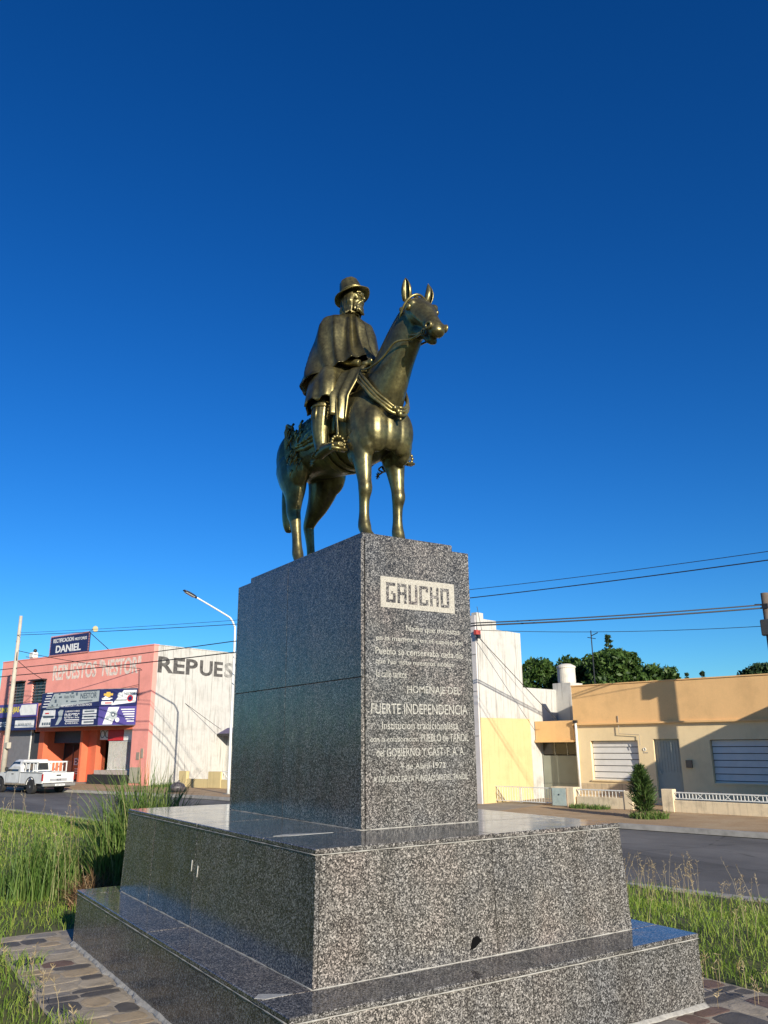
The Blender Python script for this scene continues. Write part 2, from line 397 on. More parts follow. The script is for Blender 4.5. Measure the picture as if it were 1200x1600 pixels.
# GAUCHO plate and inscription
PALE = plain('pale_picked_stone', (.42, .395, .34), .85, var=.38, scale=110, bmp=.5)
LETTER = plain('carved_letter', (.37, .36, .32), .85, var=.6, scale=75)
def onface(px, pz): return (px, -.0012, pz)
MB().box(.166, .844, -.0022, .004, 2.617, 2.846).build('name_plate', PALE, mon)
def block_letter(ch, x, z, w_=.082, h_=.148, t=.023):
    q = {'G': [(0, t, 0, 1), (t, w_, 'T'), (t, w_, 'B'), ('R', 0, .48), (w_*.55, w_-t, 'M')], 'A': [(0, t, 0, 1), ('R', 0, 1), (t, w_-t, 'T'), (t, w_-t, 'M')], 'U': [(0, t, 0, 1), ('R', 0, 1), (t, w_-t, 'B')],
         'C': [(0, t, 0, 1), (t, w_, 'T'), (t, w_, 'B'), ('R', .70, .845), ('R', .155, .30)], 'H': [(0, t, 0, 1), ('R', 0, 1), (t, w_-t, 'M')], 'O': [(0, t, 0, 1), ('R', 0, 1), (t, w_-t, 'T'), (t, w_-t, 'B')]}[ch]
    mb = MB(); y0, y1 = -.0036, -.0024
    for s in q:
        if s[0] == 'R':
            lo, hi = s[1]*h_, s[2]*h_
            if ch == 'G': lo = t
            mb.box(x+w_-t, x+w_, y0, y1, z+lo, z+hi)
        elif len(s) == 4: mb.box(x+s[0], x+s[1], y0, y1, z+s[2]*h_, z+s[3]*h_)
        else:
            zz_ = {'T': h_-t, 'B': 0, 'M': h_*.42}[s[2]]; mb.box(x+s[0], x+s[1], y0, y1, z+zz_, z+zz_+t)
    mb.build('letter', GRANITE, mon)
for k, ch in enumerate('GAUCHO'): block_letter(ch, .214+k*.0992, 2.656)
lines = [('Nadie que no estas', .386, .883, 2.443, .056), ('en la memoria en el espejo del', .124, .908, 2.366, .046), ('Pueblo se conservaba cada dia', .120, .909, 2.277, .050),
         ('que has visto nuestros nobles', .122, .816, 2.200, .046), ('la calle tantos', .126, .385, 2.115, .050),
         ('HOMENAJE DEL', .388, .874, 1.994, .069), ('FUERTE INDEPENDENCIA', .082, .935, 1.862, .073), ('Institucion tradicionalista', .170, .843, 1.758, .053),
         ('con la colaboracion', .073, .477, 1.674, .036), ('PUEBLO de TANDIL', .504, .937, 1.672, .055), ('del GOBIERNO Y CAST. F. A. A.', .122, .893, 1.575, .056),
         ('4 de Abril 1973', .318, .711, 1.489, .040), ('A 150 AÑOS DE LA FUNDACION DEL TANDIL', .095, .918, 1.406, .050)]
for body, a, b, z, h in lines:
    put_text(body, LETTER, mon, (a, -.0006, z), (1, 0, 0), b-a, h, .002, .0012)
# pale drips on the shaded side of the second tier
for y_, z_ in ((1.19, .815), (1.07, .79)):
    xx = T2[0]-.0095
    MB().prism([(xx, y_-.006, z_+.045), (xx, y_+.006, z_+.045), (xx-.002, y_+.004, z_), (xx-.003, y_, z_-.03), (xx-.002, y_-.005, z_)], (-.003, 0, 0)).build('drip_mark', plain('drip_white', (.6, .58, .52), .8), mon)
# ------------------------------------------------------------------ the bronze: horse and rider
# coordinates: x across the horse (minus = its right, the side seen), y along it (forward is -y), h above the cap
OX, OY = .5, 1.2
sta = thing('equestrian_statue', 'bronze statue of a gaucho in poncho and hat riding a standing horse', 'statue', (OX, OY, HZ))
def P3(x, y, h): return Vector((x, y-OY, h))
def loft(mb, secs, n=24, sub=4):
    """secs: (x, y, h, half_width, half_depth): a body along y/h with elliptic sections across its path"""
    mb.tube([P3(*s[:3]) for s in secs], [(s[3], s[4]) for s in secs], n, True, (1, 0, 0), sub); return mb
TORSO = [(.30, 1.07, .07, .10), (.35, 1.08, .16, .18), (.43, 1.10, .225, .25), (.56, 1.14, .262, .315), (.74, 1.17, .270, .345), (.95, 1.165, .280, .325),
         (1.18, 1.16, .290, .300), (1.40, 1.18, .285, .275), (1.60, 1.21, .280, .265), (1.78, 1.23, .275, .265), (1.94, 1.22, .23, .235), (2.05, 1.19, .15, .17), (2.10, 1.18, .06, .08)]
def torso_at(y):
    for a, b in zip(TORSO[:-1], TORSO[1:]):
        if a[0] <= y <= b[0]:
            k = (y-a[0])/(b[0]-a[0]); return tuple(a[i]*(1-k)+b[i]*k for i in (1, 2, 3))
    return TORSO[-1][1:]
hb = MB()
loft(hb, [(0, y, h, hw, hh) for y, h, hw, hh in TORSO], 28, 3)
hb.ell(P3(0, .355, 1.03), (.13, .085, .20)); hb.ell(P3(0, .86, 1.46), (.09, .26, .10))                                   # withers
hb.ell(P3(0, 1.80, 1.40), (.20, .26, .11))                                  # croup
for sx in (-1, 1):
    hb.ell(P3(sx*.115, .375, 1.02), (.125, .10, .21))                       # breast muscles
    hb.ell(P3(sx*.175, .52, 1.06), (.11, .17, .32), rot=Matrix.Rotation(R(-18), 3, 'X'))   # shoulder blade
    hb.ell(P3(sx*.175, .56, .88), (.095, .14, .15))                         # upper arm
    hb.ell(P3(sx*.17, 1.86, 1.18), (.135, .20, .27))                        # haunch
    hb.ell(P3(sx*.20, 1.66, 1.02), (.10, .17, .20))                         # stifle
# neck
loft(hb, [(0, .72, 1.16, .22, .32), (0, .56, 1.30, .190, .315), (0, .395, 1.47, .155, .262), (.01, .250, 1.645, .130, .218), (.028, .125, 1.81, .120, .195), (.045, .045, 1.94, .098, .145), (.055, .0, 2.03, .05, .07)], 24, 4)
hb.tube([P3(0, .70, 1.55), P3(0, .50, 1.72), P3(.01, .34, 1.87), P3(.03, .18, 2.01), P3(.05, .06, 2.07)], [.05, .045, .045, .045, .03], 10, True, None, 3)   # clipped mane
# head
HT = R(-8)                                                                   # a slight turn to its left
def hd(x, a, d):
    """head frame: a along the face from the poll, d up from the axis (towards the forehead)"""
    ax = Vector((0, -.70, -.714)); pe = Vector((0, -.714, .70))
    q = (ax*a+pe*d)*1.06; q = Vector((q.x+x*1.05, q.y, q.z)); q = Matrix.Rotation(HT, 3, 'Z') @ q
    return Vector((.058, .03-OY, 1.985))+q
def hloft(secs, n=20, sub=4):
    pts = [hd(0, a, d) for a, d, _, _ in secs]
    hb.tube(pts, [(s[2], s[3]) for s in secs], n, True, (1, 0, 0), sub)
hloft([(-.05, .0, .06, .06), (.0, .012, .108, .110), (.08, .018, .128, .118), (.16, .024, .120, .108), (.24, .026, .092, .092), (.32, .022, .072, .078), (.40, .014, .065, .072), (.46, .008, .068, .068), (.51, .004, .058, .052), (.535, .0, .032, .032)])
hloft([(-.02, -.09, .08, .09), (.06, -.115, .088, .105), (.15, -.110, .080, .092), (.25, -.084, .064, .062), (.34, -.074, .054, .046), (.41, -.080, .054, .042), (.460, -.084, .046, .032), (.485, -.084, .022, .014)])   # jaw
for sx in (-1, 1):
    hb.ell(hd(sx*.074, .075, -.085), (.040, .10, .10))                     # cheek
    hb.ell(hd(sx*.098, .105, .070), (.036, .05, .04), rot=Matrix.Rotation(R(-45), 3, 'X'))   # brow
    hb.tube([hd(sx*.100, .16, .03), hd(sx*.082, .25, .012), hd(sx*.068, .33, .005)], [.022, .016, .010], 8)      # cheek bone
    hb.ell(hd(sx*.052, .460, .026), (.030, .038, .036))                     # nostril bulge
# legs
def fleg(sx, y, dx=0):
    x = sx*.19+dx
    loft(hb, [(x, y+.10, .98, .105, .15), (x, y+.06, .84, .088, .115), (x, y+.03, .68, .066, .082), (x, y+.01, .56, .056, .062), (x, y, .49, .058, .062), (x, y+.015, .41, .044, .050), (x, y+.02, .30, .040, .047),
              (x, y+.02, .22, .047, .056), (x, y+.012, .175, .052, .060), (x, y-.015, .12, .046, .050), (x, y-.03, .085, .056, .062)], 16, 4)
    loft(hb, [(x, y-.028, .10, .054, .058), (x, y-.040, .06, .066, .072), (x, y-.052, .0, .076, .086)], 16, 2)      # hoof
fleg(-1, .44); fleg(1, .52)
def hleg(sx, P, dx=0):
    loft(hb, [(sx*p[0]+dx,)+tuple(p[1:]) for p in P], 16, 4)
    l = P[-1]
    loft(hb, [(sx*l[0]+dx, l[1]-.005, .095, .054, .056), (sx*l[0]+dx, l[1]-.018, .05, .064, .070), (sx*l[0]+dx, l[1]-.03, .0, .074, .084)], 16, 2)
hleg(-1, [(.17, 1.83, 1.12, .14, .25), (.185, 1.77, .96, .125, .20), (.19, 1.73, .83, .098, .150), (.195, 1.725, .71, .074, .108), (.195, 1.73, .61, .063, .088), (.195, 1.695, .52, .053, .068),
          (.195, 1.66, .38, .044, .052), (.195, 1.64, .25, .046, .055), (.195, 1.625, .185, .053, .060), (.195, 1.60, .13, .048, .052), (.195, 1.585, .09, .056, .060)])
hleg(1, [(.15, 1.80, 1.12, .15, .27), (.17, 1.82, .97, .13, .25), (.175, 1.92, .82, .098, .175), (.175, 2.05, .70, .068, .108), (.175, 2.125, .61, .053, .076), (.175, 2.11, .52, .046, .060),
         (.175, 2.08, .38, .040, .047), (.175, 2.06, .25, .043, .052), (.175, 2.045, .185, .050, .058), (.175, 2.02, .13, .046, .050), (.175, 2.005, .09, .054, .058)])
# tail
hb.tube([P3(-.0, 2.00, 1.36), P3(-.01, 2.11, 1.33), P3(-.02, 2.17, 1.20), P3(-.02, 2.18, 1.0), P3(-.03, 2.17, .82), P3(-.03, 2.16, .62), P3(-.03, 2.15, .53)], [.045, .06, .070, .078, .076, .066, .04], 14, True, None, 4)
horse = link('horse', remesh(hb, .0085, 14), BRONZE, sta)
horse['label'] = 'bronze horse standing square with raised head'
def part(mb, name, parent=sta, smooth=True): return mb.build(name, BRONZE, parent, smooth)
# ears
def ear(sx):
    mb = MB(); base = hd(sx*.090, -.030, .065); tip = base+Vector((sx*.014, -.010, .205))
    ax = (tip-base); f = Vector((sx*.45, -.88, 0)).normalized(); sd = ax.normalized().cross(f)
    outer, inner = [], []
    for k in range(9):
        t = k/8; w = .046*(math.sin(math.pi*min(1, .22+.78*t))**.75)*(1-.15*t)+.002; d = w*.8
        c = base+ax*t+f*(.02*math.sin(t*math.pi)); row = []
        for i in range(15):
            a = R(-148)+R(296)*i/14
            row.append(c+sd*(math.sin(a)*w)-f*(math.cos(a)*d))
        inn = [c+(q-c)*.72+f*.002 for q in row]
        outer.append(row+inn[::-1])
    mb.rings(outer); return part(mb, 'ear', horse)
ear(-1); ear(1)
for sx in (-1, 1):
    part(MB().ell(hd(sx*.122, .110, .048), (.024, .034, .030)), 'eye', horse)
    n = hd(sx*(.080 if sx < 0 else .066), .468, .030); ax = (hd(sx*.066, .51, .030)-n).normalized(); pe = (hd(sx*.070, .468, .07)-n).normalized()
    part(MB().torus(n, ax, pe, .026, .011, 18, 8), 'nostril', horse)
# bridle: headstall strap behind the ears and round the jaw, cheek ring, buckle
def ringpath(c, a, b, n=28): return [c+a*math.cos(2*math.pi*k/n)+b*math.sin(2*math.pi*k/n) for k in range(n+1)]
br = part(MB().tube(ringpath(hd(0, .0, -.05), Vector((.128, 0, 0)), hd(0, -.03, .13)-hd(0, .0, -.05)), .011, 8), 'headstall')
part(MB().tube([hd(-.100, .02, -.16), hd(-.094, .16, -.165), hd(-.070, .30, -.10), hd(-.072, .395, -.045)], .009, 8), 'cheek_strap')
part(MB().tube([hd(.100, .02, -.16), hd(.094, .16, -.165), hd(.070, .30, -.10), hd(.072, .395, -.045)], .009, 8), 'cheek_strap')
for sx in (-1, 1):
    part(MB().torus(hd(sx*.074, .40, -.042), Vector((0, 1, 0)), Vector((0, 0, 1)), .020, .007, 14, 6), 'bit_ring')
    part(MB().ell(hd(sx*.122, -.01, -.01), (.014, .022, .022)), 'buckle')
part(MB().ell(hd(0, -.08, .105), (.02, .025, .025)), 'buckle')
# reins from the bit to the hands
def rein(sx):
    if sx > 0: return part(MB().tube([hd(.07, .40, -.05), hd(.085, .26, -.13), P3(.16, .14, 1.74), P3(.165, .26, 1.66), P3(.19, .40, 1.60), P3(.15, .54, 1.64), P3(.06, .63, 1.70)], .0095, 8, True, None, 5), 'rein')
    pts = [hd(sx*.078, .40, -.05), hd(sx*.095, .28, -.15), P3(sx*.135, .06, 1.66), P3(sx*.165, .20, 1.575), P3(sx*.195, .36, 1.54), P3(sx*.175, .52, 1.60), P3(sx*.07, .63, 1.70)]
    return part(MB().tube(pts, .0095, 8, True, None, 5), 'rein')
rein(-1); rein(1)
# rope loops round the base of the neck
for k, (dy, dh, r, ex) in enumerate(((0, 0, .014, 0), (-.010, .030, .012, -.006), (.008, -.030, .014, .008))):
    c = P3(0, .455+dy, 1.42+dh); pts = []
    for i in range(41):
        t = 2*math.pi*i/40
        lat = (.196+ex)*(1.0-.04*math.cos(2*t)); q = c+Vector((math.sin(t)*lat, -math.cos(t)*(.238+ex)*(1 if math.cos(t) > 0 else .9), -math.cos(t)*(.285 if math.cos(t) > 0 else .22)+.035*math.sin(t)**2))
        q += Vector((0, 0, .004*math.sin(9*t+k)))
        pts.append(q)
    part(MB().tube(pts, [r*(1+.12*math.sin(i*2.3)) for i in range(41)], 8), 'neck_rope')
kn = MB()
for i, (x, y, h, r) in enumerate(((-.05, .20, 1.15, .020), (-.02, .195, 1.125, .022), (.0, .195, 1.105, .024), (.01, .21, 1.065, .014))):
    kn.ell(P3(x, y, h), (r, r*.9, r*1.1), 10, 8)
part(kn, 'rope_knot')
# girth, crupper and saddle cloths: shells offset from the barrel
def shell(y0, y1, deg0, deg1, off, thick, name, hem=None, wave=0.0, ny=14, na=30):
    rows_o, rows_i = [], []
    for j in range(ny+1):
        y = y0+(y1-y0)*j/ny; h, hw, hh = torso_at(y); ro, ri = [], []
        for i in range(na+1):
            a = R((deg0+(deg1-deg0)*i/na)*(1+(.05*noise.noise(Vector((y*5, off*40, 0)))+.03*noise.noise(Vector((y*19, 4, 0))) if wave else 0)))   # 0 = top of the back
            e = abs(i/na-.5)*2
            o = off+wave*2.2*noise.noise(Vector((y*14, i/na*30, off*50)))+wave*noise.noise(Vector((y*40, i/na*80, 3)))
            if hem: o += hem*e**6
            up = math.cos(a)*(hh+o); la = math.sin(a)*(hw+o)
            if math.cos(a) > 0: up = max(up, math.cos(a)*(hh+o))
            ro.append(P3(la, y, h+up)); k2 = (off-thick)/(off if off else 1)
            ri.append(P3(math.sin(a)*(hw+o-thick), y, h+math.cos(a)*(hh+o-thick)))
        rows_o.append(ro); rows_i.append(ri)
    rings = []
    for ro, ri in zip(rows_o, rows_i): rings.append(ro+ri[::-1])
    return part(MB().rings(rings), name)
shell(.80, 1.58, -104, 104, .020, .020, 'saddle_blanket', .0, .002, 24, 40)
shell(.86, 1.50, -99, 99, .034, .024, 'saddle_pad', .0, .004, 30, 50)
shell(.93, 1.42, -94, 94, .060, .035, 'sheepskin', -.012, .010, 44, 80)
shell(1.02, 1.10, -180, 180, .014, .014, 'girth', None, 0, 3, 40)
shell(.90, .96, -180, 180, .012, .012, 'girth', None, 0, 3, 40)
part(MB().ell(P3(0, .86, 1.62), (.17, .10, .075)), 'saddle_roll'); part(MB().ell(P3(0, 1.47, 1.61), (.20, .10, .085)), 'saddle_roll')
# coiled lasso hanging behind the saddle, braided
for k in range(4):
    c = P3(-.300+.010*k, 1.58+.022*k, 1.24); pts = []
    for i in range(25):
        t = 2*math.pi*i/24; pts.append(c+Vector((-.03*math.cos(t)*.6-.012*k, math.sin(t)*.07, math.cos(t)*(.16+.014*k))))
    part(MB().tube(pts, [.010*(1+.45*math.sin(i*2.6)) for i in range(25)], 7), 'lasso_coil')
fr = MB()
for i in range(26):
    x, y, h = -.325+random.uniform(-.01, .012), random.uniform(1.30, 1.62), random.uniform(.95, 1.42)
    fr.tube([P3(x, y, h), P3(x-.016, y+.01, h-.03), P3(x-.012, y+.02, h-.075)], [.012, .011, .003], 6)
part(fr, 'fleece_fringe')['kind'] = 'stuff'

# ------------------------------------------------------------------ rider
rb = MB()
rb.tube([P3(0, 1.16, 1.58), P3(0, 1.15, 1.72), P3(0, 1.11, 1.90), P3(0, 1.07, 2.08), P3(0, 1.05, 2.24), P3(0, 1.04, 2.33)], [(.17, .13), (.165, .125), (.15, .115), (.18, .125), (.175, .11), (.07, .06)], 18, True, (1, 0, 0), 3)
rb.tube([P3(0, 1.04, 2.30), P3(.005, 1.01, 2.40), P3(.01, .99, 2.48)], [.062, .058, .06], 12)
for sx in (-1, 1):
    rb.tube([P3(sx*.10, 1.17, 1.66), P3(sx*.22, 1.06, 1.60), P3(sx*.315, .93, 1.47), P3(sx*.335, .905, 1.36)], [.11, .105, .088, .078], 14, True, None, 3)      # thigh
    rb.tube([P3(sx*.335, .905, 1.42), P3(sx*.345, .93, 1.26), P3(sx*.35, .95, 1.10), P3(sx*.345, .94, .97)], [.074, .074, .060, .046], 14, True, None, 3)          # shin
    rb.tube([P3(sx*.17, 1.06, 2.25), P3(sx*.255, 1.06, 2.10), P3(sx*.285, 1.02, 1.94)], [.07, .062, .052], 12, True, None, 3)                                # upper arm
    rb.tube([P3(sx*.285, 1.02, 1.95), P3(sx*.22, .88, 1.84), P3(sx*.085, .70, 1.755)], [.052, .046, .034], 12, True, None, 3)                               # forearm
    # hand closed on the reins
    hx, hy, hh = sx*.055, .655, 1.735
    rb.ell(P3(hx, hy, hh), (.036, .045, .030), rot=Matrix.Rotation(R(-20*sx), 3, 'Z'))
    for q in range(4):
        o = q*.0195-.03; r = (.0105, .0115, .011, .0095)[q]
        rb.tube([P3(hx-sx*.004+0*o, hy-.028+o*.4, hh+.012-o*.55), P3(hx-sx*.018, hy-.062+o*.3, hh+.004-o*.6), P3(hx-sx*.034, hy-.066+o*.3, hh-.018-o*.55), P3(hx-sx*.030, hy-.042+o*.3, hh-.032-o*.45)], [r, r, r*.95, r*.8], 8)
    rb.tube([P3(hx-sx*.01, hy+.008, hh+.026), P3(hx-sx*.026, hy-.025, hh+.036), P3(hx-sx*.030, hy-.055, hh+.026)], [.013, .012, .009], 8)
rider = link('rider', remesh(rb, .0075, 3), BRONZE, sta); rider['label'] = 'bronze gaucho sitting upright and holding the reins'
# head: a separate fine mesh sunk into the neck, turned to his left
HC = Vector((.018, .985-OY, 2.565)); HR = Matrix.Rotation(R(26), 3, 'Z') @ Matrix.Rotation(R(-2), 3, 'X')
def hp(x, y, z): return HC+HR @ Vector((x, y, z))          # face looks to -y
fb = MB()
fb.ell(hp(0, .012, .03), (.077, .098, .105), rot=HR); fb.ell(hp(0, -.028, -.045), (.058, .062, .085), rot=HR)
fb.tube([hp(0, -.088, .030), hp(0, -.108, .0), hp(0, -.122, -.028), hp(0, -.098, -.040)], [.013, .014, .018, .014], 8)           # nose
fb.tube([hp(-.055, -.072, .040), hp(-.025, -.093, .046), hp(0, -.092, .042), hp(.025, -.093, .046), hp(.055, -.072, .040)], [.010, .013, .012, .013, .010], 8)   # brow
for sx in (-1, 1):
    fb.ell(hp(sx*.042, -.066, -.018), (.024, .022, .018), rot=HR)           # cheek bone
    fb.ell(hp(sx*.032, -.080, .020), (.013, .010, .008), rot=HR)            # eye
    fb.tube([hp(0, -.100, -.052), hp(sx*.022, -.096, -.060), hp(sx*.042, -.074, -.082)], [.012, .012, .007], 8)   # moustache
    fb.ell(hp(sx*.082, .012, -.005), (.012, .022, .032), rot=HR)            # ear
fb.ell(hp(0, -.088, -.078), (.018, .013, .008), rot=HR)                      # lower lip
for i in range(46):                                                          # beard locks
    a = random.uniform(-1.25, 1.25); z = random.uniform(-.11, -.065)-.012*math.cos(a)
    p = hp(math.sin(a)*.060, -.022-math.cos(a)*.062, z)
    fb.tube([p, p+HR @ Vector((math.sin(a)*.006, -.008*math.cos(a), -.028)), p+HR @ Vector((0, .004, -.050))], [.013, .011, .004], 6)
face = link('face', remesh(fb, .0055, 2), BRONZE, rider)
hair = MB()
for i in range(54):
    a = R(62)+R(236)*(i/53)+random.uniform(-.04, .04); rr = .086+random.uniform(-.004, .008)
    x, y = math.sin(a)*rr, -math.cos(a)*rr*1.15+.012
    L = random.uniform(.16, .21); w = random.uniform(-.012, .012)
    hair.tube([hp(x*.92, y*.92, .05), hp(x*1.04, y*1.04, 0), hp(x*1.10+w, y*1.06, -.06), hp(x*1.05-w*.5, y*1.04+.008, -.11), hp(x*1.1+w, y*1.1+.012, .05-L-.03)], [.012, .015, .015, .013, .004], 6, True, None, 2)
link('hair', remesh(hair, .006, 1), BRONZE, rider)
# hat: domed crown with a brim turned up behind
ht = MB(); rings = []
HB = Matrix.Rotation(R(-13), 3, 'X')
def hatp(x, y, z):
    q = HB @ Vector((x, y, z)); return hp(q.x, q.y+.016, q.z+.062)
for r, z, st in ((.082, .0, 1.16), (.095, .004, 1.16), (.160, -.030, 1.08), (.166, -.024, 1.08), (.160, -.017, 1.08), (.104, .012, 1.14), (.100, .03, 1.14), (.095, .07, 1.12), (.088, .11, 1.1), (.080, .150, 1.08), (.066, .172, 1.05), (.030, .180, 1.05), (.003, .180, 1)):
    ring = []
    for k in range(40):
        a = 2*math.pi*k/40; x, y = math.sin(a)*r, -math.cos(a)*r*st
        dz = 0
        if r > .14: dz = .012*math.sin(2*a+.6)+.006*math.sin(5*a)-.012*max(0, -math.cos(a))
        if z > .03:
            f = 1+.025*math.sin(9*a)*min(1, (z-.03)*18); x *= f; y *= f; dz += .006*math.sin(2*a+1)
        ring.append(hatp(x, y, z+dz))
    rings.append(ring)
hat = part(ht.rings(rings), 'hat', rider)
part(MB().tube([hatp(math.sin(2*math.pi*k/36)*.103, -math.cos(2*math.pi*k/36)*.118, .026) for k in range(37)], .009, 6), 'hat_band', rider)
part(MB().tube([hp(-.06, -.06, -.10), hp(-.02, -.095, -.165), hp(.03, -.085, -.165), hp(.07, -.04, -.10)], [.010, .014, .014, .010], 8), 'neckerchief', rider)
# poncho
KEY = [  # (front r,h) (right r,h) (back r,h) (left r,h), centre y
    ((.075, 2.395), (.080, 2.405), (.080, 2.425), (.080, 2.405), 1.025),
    ((.115, 2.350), (.150, 2.372), (.125, 2.385), (.150, 2.372), 1.04),
    ((.155, 2.280), (.250, 2.340), (.180, 2.335), (.250, 2.340), 1.05),
    ((.190, 2.165), (.305, 2.235), (.225, 2.220), (.300, 2.235), 1.055),
    ((.235, 2.045), (.335, 2.085), (.275, 2.085), (.325, 2.085), 1.06),
    ((.290, 1.940), (.360, 1.940), (.335, 1.960), (.350, 1.940), 1.06),
    ((.350, 1.865), (.385, 1.785), (.410, 1.845), (.370, 1.830), 1.06),
    ((.405, 1.805), (.405, 1.655), (.485, 1.725), (.380, 1.740), 1.06)]
def poncho_pt(k, th):
    i = min(int(k), len(KEY)-2); f = k-i
    def val(row):
        w = [max(0, math.cos(th))**1.6, max(0, math.sin(th))**1.6, max(0, -math.cos(th))**1.6, max(0, -math.sin(th))**1.6]; s = sum(w)
        return sum(w[j]*row[j][0] for j in range(4))/s, sum(w[j]*row[j][1] for j in range(4))/s, row[4]
    a, b = val(KEY[i]), val(KEY[i+1]); r, h, cy = (a[j]*(1-f)+b[j]*f for j in range(3))
    g = k/7
    # folds gather from the shoulders to the hands in front and hang straight behind
    fr_ = max(0, math.cos(th-.25))**1.5; bk = max(0, -math.cos(th))**1.5
    u_ = th if th < math.pi else th-2*math.pi
    big = .030*g**1.1*noise.noise(Vector((math.sin(th)*1.5, math.cos(th)*1.5, g*.9+3)))*1.6
    # broad folds that run from the collar and gather towards the hands
    x_ = (u_-.30)/(1.2-.72*g)*1.75+.35*noise.noise(Vector((u_*1.4, g*1.6, 1.7))); rid = 1-abs(2*(x_-math.floor(x_))-1)
    win = math.exp(-((u_-.22)/.72)**2)
    r += big+win*(.078*(rid**1.9-.30))*min(1, .2+g*1.5)+bk*.022*g*noise.noise(Vector((th*3.4, g*1.3, 8)))*1.6
    r += .006*g*noise.noise(Vector((math.sin(th)*6, math.cos(th)*6, g*4)))
    x2 = (u_*1.25+g*1.5)*1.35+.3*noise.noise(Vector((u_*2, g*2, 5))); r2_ = 1-abs(2*(x2-math.floor(x2))-1); r += .030*(r2_**2-.33)*math.exp(-((u_-1.45)/.65)**2)*min(1, g*1.4)
    h += .014*g*math.sin(4*th+.7)+(.010*noise.noise(Vector((th*3, 0, 0))) if g > .9 else 0)
    return P3(-math.sin(th)*r, cy-math.cos(th)*r, h)
po = MB(); NP = 150; rows = []
for j in range(41):
    k = 7*j/40; rows.append([poncho_pt(k, 2*math.pi*i/NP) for i in range(NP)])
for j in range(41):                        # inner face, for thickness
    k = 7*(40-j)/40; row = []
    for i in range(NP):
        q = poncho_pt(k, 2*math.pi*i/NP); c = P3(0, 1.05, q.z)
        d = (c-q); d.normalize(); row.append(q+d*.012+Vector((0, 0, .004)))
    rows.append(row)
part(po.rings(rows, cap=False), 'poncho', rider)
part(MB().torus(P3(0, 1.022, 2.402), (1, 0, 0), (0, 1, -.1), .083, .014, 28, 8), 'poncho_collar', rider)
# wrapped cloth over the thighs with a scalloped hem
def skirt(sx):
    rows = []
    ax = [P3(sx*.09, 1.18, 1.76), P3(sx*.18, 1.08, 1.70), P3(sx*.265, .99, 1.58), P3(sx*.315, .93, 1.46), P3(sx*.33, .92, 1.36)]
    rad = [(.15, .19), (.16, .22), (.15, .23), (.145, .22), (.15, .205)]
    pts, rr = smooth_path(ax, rad, 6); n = 64
    for j, (p, q) in enumerate(zip(pts, rr)):
        g = j/(len(pts)-1); t = (pts[min(j+1, len(pts)-1)]-pts[max(j-1, 0)]).normalized()
        a = Vector((1, 0, 0)); a = (a-t*a.dot(t)).normalized(); b = t.cross(a); row = []
        for i in range(n):
            th = 2*math.pi*i/n; f = 1+.07*g*math.sin(6*th+1.2*g+1.3*math.sin(th))+.05*g*g*math.sin(11*th+2)
            c = p+a*(math.cos(th)*q[0]*f)+b*(math.sin(th)*q[1]*f)
            if j == len(pts)-1: c += t*(.022*math.sin(7*th+2.6))
            row.append(c)
        rows.append(row)
    for j in range(len(pts)-1, len(pts)-9, -1):
        rows.append([pts[j]+(q-pts[j])*.90-(.004*Vector((0, 0, -1))) for q in rows[j]])
    return part(MB().rings(rows), 'wrapped_cloth', rider)
skirt(-1); skirt(1)
# cloth end hanging over the horse's shoulder
def drape(sx):
    rows = []
    for j in range(15):
        g = j/14; row = []
        for i in range(23):
            f = i/22; y = (.53+.07*g)*(1-f)+(.74-.04*g)*f; h = 1.655-.47*g-.02*math.sin(f*6)*g-.06*(1-f)*g
            fo = .5+.5*math.sin(f*15+g*1.2+.6*math.sin(f*5))
            x = sx*(.13+.10*f+.125*min(1, g*1.8)+.040*fo*(.35+.65*g)); row.append(P3(x, y, h))
        rows.append(row+[q-Vector((sx*.014, 0, 0)) for q in row[::-1]])
    return part(MB().rings(rows), 'hanging_cloth', rider)
drape(-1); drape(1)
